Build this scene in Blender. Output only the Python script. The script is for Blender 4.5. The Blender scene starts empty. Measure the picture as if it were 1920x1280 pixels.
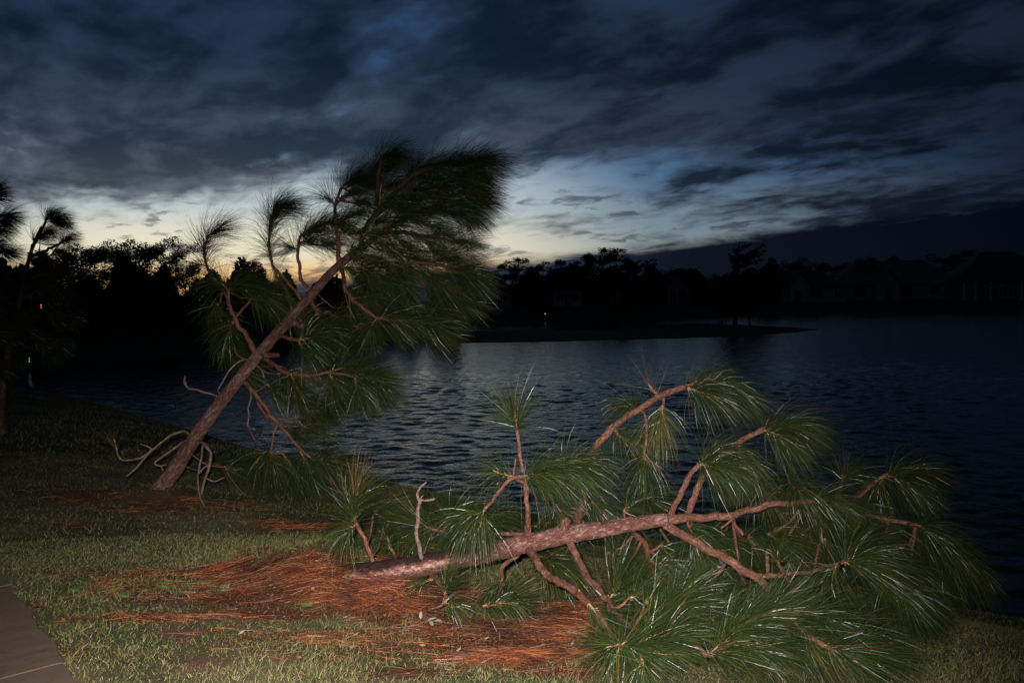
import bpy, math, random
import numpy as np
from mathutils import Vector, Matrix

scene = bpy.context.scene
rng = np.random.default_rng(11)
random.seed(11)

# ------------------------------------------------------------------ camera
W, H, FP = 1920.0, 1280.0, 1550.0          # photograph size and focal length in its pixels
EYE = Vector((0.0, 0.0, 3.0))
PITCH = math.atan((640 - 562) / FP)
ROLL = math.radians(0.9)
cam_data = bpy.data.cameras.new("camera")
cam = bpy.data.objects.new("camera", cam_data)
scene.collection.objects.link(cam)
scene.camera = cam
cam_data.sensor_width = 36.0
cam_data.lens = FP / W * 36.0
cam_data.clip_start = 0.05
cam_data.clip_end = 6000
fwd = Vector((0, math.cos(PITCH), -math.sin(PITCH)))
right = Vector((1, 0, 0))
up = right.cross(fwd)
R_ = Matrix.Rotation(ROLL, 3, fwd)
right = R_ @ right
up = R_ @ up
m = Matrix((right, up, -fwd)).transposed().to_4x4()
m.translation = EYE
cam.matrix_world = m

# ------------------------------------------------------------------ exposure
scene.view_settings.view_transform = 'Standard'
scene.view_settings.look = 'None'
scene.view_settings.exposure = 0.0
scene.view_settings.gamma = 1.0

# ------------------------------------------------------------------ the camera's flash (the lamp that lights the foreground)
fl = bpy.data.lights.new("flash", 'SPOT')
fl.energy = 2550
fl.color = (1.0, 0.93, 0.86)
fl.spot_size = math.radians(81)
fl.spot_blend = 1.0
fl.shadow_soft_size = 0.035
flo = bpy.data.objects.new("flash", fl)
scene.collection.objects.link(flo)
flo.location = EYE + Vector((-0.09, 0.03, 0.10))

# ------------------------------------------------------------------ pixel <-> place
def ray(px, py):
    return (fwd * FP + right * (px - W / 2) - up * (py - H / 2)).normalized()
def at(px, py, D):
    d = ray(px, py)
    return EYE + d * (D / d.y)
RI = np.array([right, up, fwd])
def project(P):
    q = (P - np.array(EYE)) @ RI.T
    z = np.maximum(q[:, 2], 1e-3)
    return np.stack([W / 2 + FP * q[:, 0] / z, H / 2 - FP * q[:, 1] / z], 1)
flo.rotation_euler = ray(850, 1330).to_track_quat('-Z', 'Y').to_euler()

# ------------------------------------------------------------------ node helpers
def new_mat(name):
    mt = bpy.data.materials.new(name); mt.use_nodes = True
    nt = mt.node_tree
    return mt, nt, nt.nodes["Principled BSDF"]
def N(nt, typ, **kw):
    n = nt.nodes.new(typ)
    for k, v in kw.items(): setattr(n, k, v)
    return n
def setin(nt, sock, v):
    if isinstance(v, bpy.types.NodeSocket): nt.links.new(v, sock)
    elif v is not None: sock.default_value = v
def mth(nt, op, a, b=None, c=None, clamp=False):
    n = N(nt, 'ShaderNodeMath', operation=op); n.use_clamp = clamp
    setin(nt, n.inputs[0], a)
    if b is not None: setin(nt, n.inputs[1], b)
    if c is not None: setin(nt, n.inputs[2], c)
    return n.outputs[0]
def mixc(nt, f, a, b, blend='MIX'):
    n = N(nt, 'ShaderNodeMix', data_type='RGBA', blend_type=blend)
    setin(nt, n.inputs[0], f); setin(nt, n.inputs[6], a); setin(nt, n.inputs[7], b)
    return n.outputs[2]
def sstep(nt, v, a, b):
    n = N(nt, 'ShaderNodeMapRange', interpolation_type='SMOOTHSTEP')
    setin(nt, n.inputs[0], v); setin(nt, n.inputs[1], a); setin(nt, n.inputs[2], b)
    n.inputs[3].default_value = 0; n.inputs[4].default_value = 1
    return n.outputs[0]
def noise(nt, vec, scale, detail=4, rough=0.55, dist=0.0, ntype='FBM'):
    n = N(nt, 'ShaderNodeTexNoise'); n.noise_type = ntype
    n.inputs['Scale'].default_value = scale; n.inputs['Detail'].default_value = detail
    n.inputs['Roughness'].default_value = rough; n.inputs['Distortion'].default_value = dist
    if vec is not None: nt.links.new(vec, n.inputs['Vector'])
    return n.outputs['Fac']
def comb(nt, x, y, z):
    n = N(nt, 'ShaderNodeCombineXYZ')
    setin(nt, n.inputs[0], x); setin(nt, n.inputs[1], y); setin(nt, n.inputs[2], z)
    return n.outputs[0]
def srgb(r, g, b):
    f = lambda c: ((c / 255 + 0.055) / 1.055) ** 2.4 if c > 10 else c / 255 / 12.92
    return (f(r), f(g), f(b), 1.0)
def ramp(nt, v, stops):
    n = N(nt, 'ShaderNodeValToRGB')
    cr = n.color_ramp; cr.interpolation = 'EASE'
    while len(cr.elements) < len(stops): cr.elements.new(0.5)
    for e, (p, c) in zip(cr.elements, stops): e.position = p; e.color = c
    nt.links.new(v, n.inputs[0])
    return n.outputs[0]

# ------------------------------------------------------------------ world: dusk sky with torn storm cloud
world = bpy.data.worlds.new("World"); scene.world = world
world.use_nodes = True
nt = world.node_tree
bg = nt.nodes['Background']
tc = N(nt, 'ShaderNodeTexCoord').outputs['Generated']
sp = N(nt, 'ShaderNodeSeparateXYZ'); nt.links.new(tc, sp.inputs[0])
vx, vy, vz = sp.outputs
hl = mth(nt, 'SQRT', mth(nt, 'ADD', mth(nt, 'MULTIPLY', vx, vx), mth(nt, 'MULTIPLY', vy, vy)))
hl = mth(nt, 'MAXIMUM', hl, 0.001)
sx = mth(nt, 'DIVIDE', vx, hl)                    # sine of the bearing (0 straight ahead, + to the right)
cy = mth(nt, 'DIVIDE', vy, hl)
el = mth(nt, 'ARCTAN2', vz, hl)                   # elevation in radians
# cosine of the bearing from the place where the sun went down
GA = -0.27
cg = mth(nt, 'ADD', mth(nt, 'MULTIPLY', sx, math.sin(GA)), mth(nt, 'MULTIPLY', cy, math.cos(GA)))
# cloud coordinates: a flat layer seen in perspective
den = mth(nt, 'ADD', mth(nt, 'MAXIMUM', vz, 0.0), 0.16)
cxp = mth(nt, 'DIVIDE', vx, den); cyp = mth(nt, 'DIVIDE', vy, den)
ang = math.radians(38)
px_ = mth(nt, 'ADD', mth(nt, 'MULTIPLY', cxp, math.cos(ang)), mth(nt, 'MULTIPLY', cyp, math.sin(ang)))
py_ = mth(nt, 'SUBTRACT', mth(nt, 'MULTIPLY', cyp, math.cos(ang)), mth(nt, 'MULTIPLY', cxp, math.sin(ang)))
pc = comb(nt, mth(nt, 'MULTIPLY', px_, 1.75), mth(nt, 'MULTIPLY', py_, 1.15), 58.8)
n_big = noise(nt, pc, 0.75, 3, 0.5, 0.4)
n_mid = noise(nt, pc, 2.0, 6, 0.54, 0.35)
n_fin = noise(nt, pc, 6.0, 5, 0.55, 0.4)
dens = mth(nt, 'ADD', mth(nt, 'ADD', mth(nt, 'MULTIPLY', n_big, 0.42), mth(nt, 'MULTIPLY', n_mid, 0.42)), mth(nt, 'MULTIPLY', n_fin, 0.16))
# the gap between the upper deck and the bank on the horizon, both edges ragged
wob = mth(nt, 'MULTIPLY', mth(nt, 'SUBTRACT', n_mid, 0.5), 0.20)
e_top = mth(nt, 'ADD', mth(nt, 'MULTIPLY_ADD', sx, 0.09, 0.154), wob)
pb = comb(nt, mth(nt, 'MULTIPLY', sx, 9.0), mth(nt, 'MULTIPLY', el, 34.0), mth(nt, 'MULTIPLY', cy, 9.0))
n_bank = noise(nt, pb, 1.3, 6, 0.6, 0.6)
e_bot = mth(nt, 'ADD', mth(nt, 'MULTIPLY_ADD', sx, 0.092, 0.049), mth(nt, 'MULTIPLY', mth(nt, 'SUBTRACT', n_bank, 0.5), 0.030))
up_cl = sstep(nt, mth(nt, 'SUBTRACT', el, e_top), -0.045, 0.05)
up_w = mth(nt, 'MULTIPLY', up_cl, 1.0)
gapthr = mth(nt, 'MULTIPLY_ADD', sstep(nt, sx, 0.02, 0.5), -0.15, 0.60)
thr = mth(nt, 'SUBTRACT', gapthr, mth(nt, 'MULTIPLY', up_cl, mth(nt, 'SUBTRACT', gapthr, 0.378)))           # fewer clouds in the gap, many above
deck = sstep(nt, mth(nt, 'SUBTRACT', dens, thr), -0.09, 0.08)
bank = sstep(nt, mth(nt, 'SUBTRACT', e_bot, el), -0.006, 0.012)
# wisps inside the gap
wisp = sstep(nt, mth(nt, 'ADD', mth(nt, 'MULTIPLY', n_bank, 0.6), mth(nt, 'MULTIPLY', n_fin, 0.4)), 0.52, 0.63)
wisp = mth(nt, 'MULTIPLY', wisp, 0.7)
cover = mth(nt, 'MAXIMUM', mth(nt, 'MAXIMUM', deck, wisp), bank, clamp=True)
# clear air behind the cloud: warm at the horizon over the sunset, blue above, darker away from it
eln = mth(nt, 'DIVIDE', el, 0.5, clamp=True)
warm = ramp(nt, eln, [(0.0, srgb(214, 125, 50)), (0.05, srgb(232, 172, 105)), (0.13, srgb(226, 206, 176)), (0.24, srgb(186, 186, 184)),
                      (0.38, srgb(104, 132, 156)), (0.58, srgb(48, 82, 122)), (1.0, srgb(20, 46, 80))])
cool = ramp(nt, eln, [(0.0, srgb(120, 110, 104)), (0.10, srgb(150, 148, 142)), (0.18, srgb(122, 134, 142)), (0.30, srgb(80, 104, 132)),
                      (0.55, srgb(32, 62, 96)), (1.0, srgb(15, 38, 66))])
w_az = sstep(nt, cg, 0.90, 0.995)
clear = mixc(nt, w_az, cool, warm)
clear = mixc(nt, 1.0, clear, mixc(nt, w_az, (1.2, 1.24, 1.28, 1), (1.2, 1.24, 1.27, 1)), 'MULTIPLY')
fall = mth(nt, 'MULTIPLY_ADD', sstep(nt, cg, 0.62, 0.99), 0.88, 0.12)
clear = mixc(nt, 1.0, clear, comb(nt, fall, fall, mth(nt, 'MULTIPLY_ADD', fall, 0.9, 0.1)), 'MULTIPLY')
# cloud colour: navy, mauve-grey where thinner and where it stands close to the glow
lowlit = mth(nt, 'SUBTRACT', 1.0, sstep(nt, el, 0.05, 0.30))
ctone = sstep(nt, mth(nt, 'ADD', mth(nt, 'MULTIPLY', n_mid, 0.75), mth(nt, 'MULTIPLY', n_fin, 0.25)), 0.60, 0.37)
dark = mixc(nt, ctone, srgb(11, 18, 30), srgb(38, 48, 68))
glow = mixc(nt, ctone, srgb(38, 46, 64), srgb(98, 100, 110))
cf = mth(nt, 'MULTIPLY', mth(nt, 'MULTIPLY', lowlit, sstep(nt, cg, 0.80, 1.0)), 0.8)
cloud = mixc(nt, cf, dark, glow)
bankc = mixc(nt, sstep(nt, cg, 0.88, 0.99), srgb(9, 15, 28), srgb(38, 48, 70))
cloud = mixc(nt, mth(nt, 'MULTIPLY', bank, sstep(nt, mth(nt, 'SUBTRACT', 0.16, el), 0, 0.03)), cloud, bankc)
sky = mixc(nt, mth(nt, 'MULTIPLY', cover, mth(nt, 'MULTIPLY_ADD', bank, 0.06, 0.93)), clear, cloud)
dim = mth(nt, 'MULTIPLY_ADD', sstep(nt, cg, 0.55, 0.98), 0.55, 0.45)
sky = mixc(nt, 1.0, sky, comb(nt, mth(nt, 'MULTIPLY', dim, 0.90), dim, mth(nt, 'MULTIPLY', dim, 1.04)), 'MULTIPLY')
nt.links.new(sky, bg.inputs['Color'])
bg.inputs['Strength'].default_value = 1.0

# ------------------------------------------------------------------ object helpers
C = scene.collection
def link(o, parent=None):
    C.objects.link(o)
    if parent is not None:
        o.parent = parent
        o.matrix_parent_inverse = Matrix.Identity(4)
    return o
def tag(o, label=None, cat=None, group=None, kind=None):
    if label: o['label'] = label
    if cat: o['category'] = cat
    if group: o['group'] = group
    if kind: o['kind'] = kind
    return o
def empty(name, loc, label, cat, group=None):
    o = bpy.data.objects.new(name, None); o.location = loc; o.empty_display_size = 0.2
    link(o)
    return tag(o, label, cat, group)
def np_mesh(name, V, F4, cols=None, smooth=False, mats=()):
    """V (n,3); F4: (m,4) int array, last index -1 for triangles"""
    me = bpy.data.meshes.new(name)
    V = np.asarray(V, dtype=np.float32)
    F4 = np.asarray(F4, dtype=np.int32)
    tot = np.where(F4[:, 3] < 0, 3, 4).astype(np.int32)
    flat = F4.reshape(-1); flat = flat[flat >= 0]
    me.vertices.add(len(V)); me.vertices.foreach_set('co', V.reshape(-1))
    me.loops.add(len(flat)); me.loops.foreach_set('vertex_index', flat)
    me.polygons.add(len(F4))
    st = np.concatenate([[0], np.cumsum(tot)[:-1]]).astype(np.int32)
    me.polygons.foreach_set('loop_start', st); me.polygons.foreach_set('loop_total', tot)
    me.polygons.foreach_set('use_smooth', np.full(len(F4), bool(smooth)))
    if cols is not None:
        a = me.color_attributes.new('Col', 'FLOAT_COLOR', 'POINT')
        c = np.ones((len(V), 4), dtype=np.float32); c[:, :3] = cols
        a.data.foreach_set('color', c.reshape(-1))
    for mt in mats: me.materials.append(mt)
    me.update(calc_edges=True)
    me.validate()
    return me
def obj(name, me, parent=None, origin=None):
    o = bpy.data.objects.new(name, me)
    return link(o, parent)
class MB:
    def __init__(s): s.V = []; s.F = []; s.C = []; s.B = []; s.n = 0
    def add(s, V, F, col=(1, 1, 1), bk=None):
        V = np.asarray(V, dtype=float); F = np.asarray(F, dtype=int)
        s.B.append(np.zeros((len(V), 3)) if bk is None else bk)
        G = np.where(F >= 0, F + s.n, -1)
        s.V.append(V); s.F.append(G); s.n += len(V)
        c = np.asarray(col, dtype=float)
        if c.ndim == 1: c = np.tile(c, (len(V), 1))
        s.C.append(c)
    def box(s, x0, x1, y0, y1, z0, z1, M=None, col=(1, 1, 1)):
        V = np.array([(x, y, z) for x in (x0, x1) for y in (y0, y1) for z in (z0, z1)], float)
        if M is not None: V = np.array([M @ Vector(v) for v in V])
        s.add(V, [(0, 1, 3, 2), (4, 6, 7, 5), (0, 4, 5, 1), (2, 3, 7, 6), (0, 2, 6, 4), (1, 5, 7, 3)], col)
    def mesh(s, name, mats, smooth=False, off=None):
        V = np.concatenate(s.V)
        if off is not None: V = V - np.array(off)
        me = np_mesh(name, V, np.concatenate(s.F), np.concatenate(s.C), smooth, mats)
        B = np.concatenate(s.B).astype(np.float32)
        if np.any(B) and len(me.vertices) == len(B):
            a = me.attributes.new('bk', 'FLOAT_VECTOR', 'POINT'); a.data.foreach_set('vector', B.reshape(-1))
        return me

def resample(P, R, step):
    P = np.asarray(P, float); R = np.asarray(R, float)
    n = len(P)
    if n == 2:
        k = max(2, int(np.linalg.norm(P[1] - P[0]) / step) + 1)
        t = np.linspace(0, 1, k)[:, None]
        return P[0] * (1 - t) + P[1] * t, R[0] * (1 - t[:, 0]) + R[1] * t[:, 0]
    Q = np.vstack([2 * P[0] - P[1], P, 2 * P[-1] - P[-2]])
    out = []; rr = []
    for i in range(n - 1):
        p0, p1, p2, p3 = Q[i:i + 4]
        k = max(1, int(np.linalg.norm(p2 - p1) / step))
        for t in np.arange(k) / k:
            out.append(0.5 * ((2 * p1) + (-p0 + p2) * t + (2 * p0 - 5 * p1 + 4 * p2 - p3) * t * t + (-p0 + 3 * p1 - 3 * p2 + p3) * t ** 3))
            rr.append(R[i] * (1 - t) + R[i + 1] * t)
    out.append(P[-1]); rr.append(R[-1])
    return np.array(out), np.array(rr)
def vnoise(P, s, seed=0):
    """cheap smooth pseudo noise of points, about -1..1"""
    q = np.asarray(P, float) * s
    r = np.random.default_rng(100 + seed)
    o = np.zeros(len(q))
    for k in range(6):
        a = r.normal(size=3); a /= np.linalg.norm(a); f = r.uniform(0.6, 2.2); ph = r.uniform(0, 6.28)
        b = r.normal(size=3); b /= np.linalg.norm(b)
        o += np.sin(q @ a * f * 3 + ph + 1.7 * np.sin(q @ b * f * 2.1 + ph * 2))
    return o / 3.2
def tube(mb, P, R, segs=8, step=0.03, rough=0.0, col=(1, 1, 1), cap=True, seed=0, nscale=30, colfn=None):
    P, R = resample(P, R, step)
    n = len(P)
    if rough > 0.15 and n > 4:
        f = np.sin(np.linspace(0, np.pi, n))[:, None]
        P = P + f * np.stack([vnoise(P, 7, 71), vnoise(P, 7, 72), vnoise(P, 7, 73)], 1) * (R * 0.28 + 0.003)[:, None]
    T = np.gradient(P, axis=0); T /= np.linalg.norm(T, axis=1)[:, None] + 1e-9
    ref = np.array([0.13, 0.9, 0.41]); 
    if abs(T[0] @ ref) > 0.9: ref = np.array([0.9, 0.1, 0.3])
    u = np.cross(T, ref); u /= np.linalg.norm(u, axis=1)[:, None] + 1e-9
    v = np.cross(T, u)
    a = np.linspace(0, 2 * np.pi, segs, endpoint=False)
    dirs = u[:, None, :] * np.cos(a)[None, :, None] + v[:, None, :] * np.sin(a)[None, :, None]
    V = P[:, None, :] + dirs * R[:, None, None]
    V = V.reshape(-1, 3); Dn = dirs.reshape(-1, 3)
    if rough > 0:
        rr = np.repeat(R, segs)
        V = V + Dn * (rr * rough * (0.6 * vnoise(V, nscale, seed) + 0.4 * vnoise(V, nscale * 2.7, seed + 1)))[:, None]
    sl = np.concatenate([[0], np.cumsum(np.linalg.norm(np.diff(P, axis=0), axis=1))]) + seed * 3.1 + abs(P[0, 0]) * 7
    bk = np.stack([np.repeat(sl, segs), (np.cos(a)[None, :] * R[:, None]).ravel(), (np.sin(a)[None, :] * R[:, None]).ravel()], 1)
    i = np.arange(n - 1)[:, None] * segs; j = np.arange(segs)[None, :]; j2 = (j + 1) % segs
    F = np.stack([i + j, i + j2, i + segs + j2, i + segs + j], -1).reshape(-1, 4)
    c = np.tile(np.asarray(col, float), (len(V), 1)) if colfn is None else colfn(V, Dn)
    if cap:
        V = np.vstack([V, P[0], P[-1] + T[-1] * R[-1] * 0.4]); c = np.vstack([c, c[0], c[-1]]); bk = np.vstack([bk, bk[0], bk[-1]])
        k = n * segs
        jj = np.arange(segs)
        F = np.vstack([F, np.stack([np.full(segs, k), (jj + 1) % segs, jj, np.full(segs, -1)], 1),
                       np.stack([np.full(segs, k + 1), (n - 1) * segs + jj, (n - 1) * segs + (jj + 1) % segs, np.full(segs, -1)], 1)])
    mb.add(V, F, c, bk)

def strands(mb, pos, d0, L, width, bend, K=4, cols=None, tip=0.25, rg=rng):
    """many thin bent blades. pos,d0,bend (n,3); L,width (n,)"""
    n = len(pos)
    pts = [pos]; d = d0 / (np.linalg.norm(d0, axis=1)[:, None] + 1e-9); p = pos
    rnd = rg.normal(size=(n, 3))
    ds = [d]
    for k in range(K):
        p = p + d * (L / K)[:, None]
        d = d + bend / K; d /= np.linalg.norm(d, axis=1)[:, None] + 1e-9
        pts.append(p); ds.append(d)
    side = np.cross(d0, rnd); side /= np.linalg.norm(side, axis=1)[:, None] + 1e-9
    rows = []
    for k in range(K):
        w = width * (1 - (1 - tip) * (k / K))
        rows += [pts[k] - side * (w / 2)[:, None], pts[k] + side * (w / 2)[:, None]]
    rows.append(pts[K])
    V = np.stack(rows, 1)                      # n, 2K+1, 3
    m_ = 2 * K + 1
    base = (np.arange(n) * m_)[:, None]
    F = []
    for k in range(K - 1):
        F.append(np.concatenate([base + 2 * k, base + 2 * k + 1, base + 2 * k + 3, base + 2 * k + 2], 1))
    F.append(np.concatenate([base + 2 * K - 2, base + 2 * K - 1, base + 2 * K, np.full((n, 1), -1)], 1))
    c = np.repeat(cols, m_, axis=0) if cols is not None else (1, 1, 1)
    mb.add(V.reshape(-1, 3), np.concatenate(F), c)

# ------------------------------------------------------------------ materials
def attr(nt, name='Col'):
    n = N(nt, 'ShaderNodeAttribute'); n.attribute_name = name
    return n
def mat_leaf(name, rough=0.45, spec=0.5, trans=0.0):
    mt, nt, b = new_mat(name)
    c = attr(nt).outputs['Color']
    nt.links.new(c, b.inputs['Base Color'])
    b.inputs['Roughness'].default_value = rough
    b.inputs['Specular IOR Level'].default_value = spec
    return mt
M_NEEDLE = mat_leaf('pine_needle_green', 0.30, 0.38)
M_GRASS = mat_leaf('grass_blade', 0.6, 0.3)
M_STRAW = mat_leaf('dead_pine_straw', 0.5, 0.45)
M_LEAF = mat_leaf('far_foliage', 0.7, 0.2)

def mat_bark(name, c1, c2, c3, sc=1.0, patch=0.5, bump=1.0):
    mt, nt, b = new_mat(name)
    at_ = N(nt, 'ShaderNodeAttribute'); at_.attribute_name = 'bk'
    mp = N(nt, 'ShaderNodeMapping'); nt.links.new(at_.outputs['Vector'], mp.inputs[0]); mp.inputs['Scale'].default_value = (0.55, 1, 1)
    co = mp.outputs[0]
    vo = N(nt, 'ShaderNodeTexVoronoi'); vo.feature = 'DISTANCE_TO_EDGE'
    wv = N(nt, 'ShaderNodeVectorMath', operation='ADD')
    nz = N(nt, 'ShaderNodeTexNoise'); nz.inputs['Scale'].default_value = 22 * sc; nz.inputs['Detail'].default_value = 5
    nt.links.new(co, nz.inputs['Vector'])
    sc_ = N(nt, 'ShaderNodeVectorMath', operation='SCALE'); nt.links.new(nz.outputs['Color'], sc_.inputs[0]); sc_.inputs['Scale'].default_value = 0.11 / sc
    nt.links.new(co, wv.inputs[0]); nt.links.new(sc_.outputs[0], wv.inputs[1])
    nt.links.new(wv.outputs[0], vo.inputs['Vector']); vo.inputs['Scale'].default_value = 20 * sc
    n1 = noise(nt, co, 9 * sc, 6, 0.65, 0.3)
    n2 = noise(nt, co, 40 * sc, 6, 0.7, 0.5)
    n3 = noise(nt, co, 120 * sc, 3, 0.6)
    col = mixc(nt, sstep(nt, n1, 0.35, 0.65), c1, c2)
    pm = mth(nt, 'MULTIPLY', sstep(nt, mth(nt, 'ADD', mth(nt, 'MULTIPLY', n2, 0.6), mth(nt, 'MULTIPLY', n1, 0.4)), 0.50, 0.60), patch)
    col = mixc(nt, pm, col, c3)
    crack = sstep(nt, vo.outputs['Distance'], 0.0, 0.16)
    crk = mixc(nt, crack, (0.5, 0.45, 0.43, 1), (1, 1, 1, 1))
    col = mixc(nt, 0.85, col, crk, 'MULTIPLY')
    sp3 = mixc(nt, sstep(nt, n3, 0.3, 0.7), (0.6, 0.6, 0.6, 1), (1.25, 1.25, 1.25, 1))
    col = mixc(nt, 0.7, col, sp3, 'MULTIPLY')
    col = mixc(nt, 1.0, col, attr(nt).outputs['Color'], 'MULTIPLY')
    nt.links.new(col, b.inputs['Base Color'])
    b.inputs['Roughness'].default_value = 0.62
    h = mth(nt, 'ADD', mth(nt, 'MULTIPLY', crack, 0.3), mth(nt, 'ADD', mth(nt, 'MULTIPLY', n2, 0.8), mth(nt, 'MULTIPLY', n3, 0.4)))
    bp = N(nt, 'ShaderNodeBump'); bp.inputs['Strength'].default_value = 1.0 * bump; bp.inputs['Distance'].default_value = 0.020 / sc
    nt.links.new(h, bp.inputs['Height']); nt.links.new(bp.outputs[0], b.inputs['Normal'])
    return mt
M_BARK = mat_bark('fallen_pine_bark', (0.14, 0.052, 0.040, 1), (0.23, 0.085, 0.062, 1), (0.36, 0.26, 0.24, 1), 1.5, 0.7)
M_BARK2 = mat_bark('leaning_pine_bark', (0.15, 0.065, 0.048, 1), (0.23, 0.105, 0.08, 1), (0.36, 0.29, 0.26, 1), 0.8, 0.5)
M_TWIG = mat_bark('pine_twig_bark', (0.17, 0.062, 0.04, 1), (0.27, 0.115, 0.075, 1), (0.40, 0.27, 0.20, 1), 2.0, 0.35)
M_DEAD = mat_bark('dead_twig_bark', (0.22, 0.14, 0.11, 1), (0.32, 0.23, 0.19, 1), (0.42, 0.36, 0.32, 1), 2.0, 0.4)
M_FARBARK = mat_bark('far_tree_bark', (0.05, 0.04, 0.03, 1), (0.08, 0.06, 0.05, 1), (0.1, 0.09, 0.08, 1), 0.5, 0.2)

def mat_simple(name, col, rough=0.6, var=0.15, scale=3, spec=0.5):
    mt, nt, b = new_mat(name)
    co = N(nt, 'ShaderNodeTexCoord').outputs['Object']
    n1 = noise(nt, co, scale, 5, 0.6)
    lo = tuple(c * (1 - var) for c in col) + (1,); hi = tuple(min(1, c * (1 + var)) for c in col) + (1,)
    nt.links.new(mixc(nt, n1, lo, hi), b.inputs['Base Color'])
    b.inputs['Roughness'].default_value = rough; b.inputs['Specular IOR Level'].default_value = spec
    return mt
def mat_emit(name, col, s):
    mt, nt, b = new_mat(name)
    b.inputs['Base Color'].default_value = col
    b.inputs['Emission Color'].default_value = col; b.inputs['Emission Strength'].default_value = s
    return mt

# ground: soil and thatch between the blades, red-brown under straw (Col.r = straw, Col.g = bare soil)
def mat_ground():
    mt, nt, b = new_mat('lawn_soil')
    co = N(nt, 'ShaderNodeTexCoord').outputs['Object']
    n1 = noise(nt, co, 1.3, 5, 0.6, 0.3); n2 = noise(nt, co, 14, 6, 0.7); n3 = noise(nt, co, 70, 4, 0.7)
    g = mixc(nt, n2, (0.035, 0.042, 0.018, 1), (0.085, 0.085, 0.035, 1))
    t = mixc(nt, n3, (0.10, 0.065, 0.04, 1), (0.20, 0.155, 0.09, 1))
    col = mixc(nt, sstep(nt, mth(nt, 'ADD', n1, mth(nt, 'MULTIPLY', n2, 0.4)), 0.60, 0.85), g, t)
    s = N(nt, 'ShaderNodeSeparateColor'); nt.links.new(attr(nt).outputs['Color'], s.inputs[0])
    straw = mixc(nt, sstep(nt, n3, 0.3, 0.7), (0.045, 0.014, 0.010, 1), (0.16, 0.045, 0.022, 1))
    sf = sstep(nt, mth(nt, 'ADD', s.outputs[0], mth(nt, 'MULTIPLY', mth(nt, 'SUBTRACT', n2, 0.5), 0.7)), 0.15, 0.5)
    col = mixc(nt, sf, col, straw)
    soil = mixc(nt, n2, (0.09, 0.045, 0.034, 1), (0.19, 0.10, 0.07, 1))
    bf = sstep(nt, mth(nt, 'ADD', s.outputs[1], mth(nt, 'MULTIPLY', mth(nt, 'SUBTRACT', n2, 0.5), 1.6)), 0.25, 0.7)
    col = mixc(nt, bf, col, soil)
    nt.links.new(col, b.inputs['Base Color']); b.inputs['Roughness'].default_value = 0.9
    b.inputs['Specular IOR Level'].default_value = 0.2
    bp = N(nt, 'ShaderNodeBump'); bp.inputs['Strength'].default_value = 1; bp.inputs['Distance'].default_value = 0.02
    nt.links.new(mth(nt, 'ADD', n2, n3), bp.inputs['Height']); nt.links.new(bp.outputs[0], b.inputs['Normal'])
    return mt
M_GROUND = mat_ground()
M_FARGROUND = mat_simple('far_shore_grass', (0.035, 0.045, 0.02), 0.9, 0.3, 0.8, 0.2)

def mat_water():
    mt, nt, b = new_mat('lake_water')
    b.inputs['Base Color'].default_value = (0.010, 0.015, 0.015, 1)
    b.inputs['Roughness'].default_value = 0.10
    b.inputs['IOR'].default_value = 1.333
    b.inputs['Specular IOR Level'].default_value = 0.5
    co = N(nt, 'ShaderNodeTexCoord').outputs['Object']
    mp = N(nt, 'ShaderNodeMapping'); nt.links.new(co, mp.inputs[0])
    mp.inputs['Rotation'].default_value = (0, 0, math.radians(-28)); mp.inputs['Scale'].default_value = (1.9, 0.75, 1)
    mp2 = N(nt, 'ShaderNodeMapping'); nt.links.new(co, mp2.inputs[0])
    mp2.inputs['Rotation'].default_value = (0, 0, math.radians(22)); mp2.inputs['Scale'].default_value = (1.0, 1.6, 1)
    a = noise(nt, mp.outputs[0], 1.15, 3, 0.55, 0.5)
    c = noise(nt, mp2.outputs[0], 2.7, 4, 0.6, 0.3)
    d = noise(nt, mp2.outputs[0], 0.35, 2, 0.5, 0.2)
    h = mth(nt, 'ADD', mth(nt, 'MULTIPLY', a, 0.052), mth(nt, 'MULTIPLY', c, 0.024))
    h = mth(nt, 'ADD', h, mth(nt, 'MULTIPLY', d, 0.03))
    bp = N(nt, 'ShaderNodeBump'); bp.inputs['Strength'].default_value = 1.0; bp.inputs['Distance'].default_value = 1.0
    nt.links.new(h, bp.inputs['Height']); nt.links.new(bp.outputs[0], b.inputs['Normal'])
    return mt
M_WATER = mat_water()

# ------------------------------------------------------------------ terrain
NEAR = [(-30, 37), (-23, 33), (-16, 29), (-9.1, 21.3), (-4.8, 16.3), (-2.9, 14.6), (-1.67, 13.2), (1.6, 10.3), (3.5, 8.2), (5.2, 7.1), (9, 5.5), (18, 2), (45, -8)]
NEARP = NEAR + [(45, -80), (-120, -80), (-120, 37)]
FAR = [(-60, 34), (-26, 35), (-24.5, 38.5), (-23.6, 42.5), (-18.1, 52), (-11, 56), (-4.5, 58), (1.5, 58), (8, 59), (17.1, 61), (23.7, 67), (27.6, 73),
       (26.8, 77.5), (24.5, 88), (20.5, 94), (14, 90), (8, 88), (4, 86), (-.5, 83), (-5, 81), (-8, 86), (-7, 100), (-2, 110), (3, 115), (15, 112), (30, 119), (43, 137), (62, 149), (95, 151), (200, 150), (900, 120)]
FARP = FAR + [(900, 2500), (-900, 2500), (-900, 34)]
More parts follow.
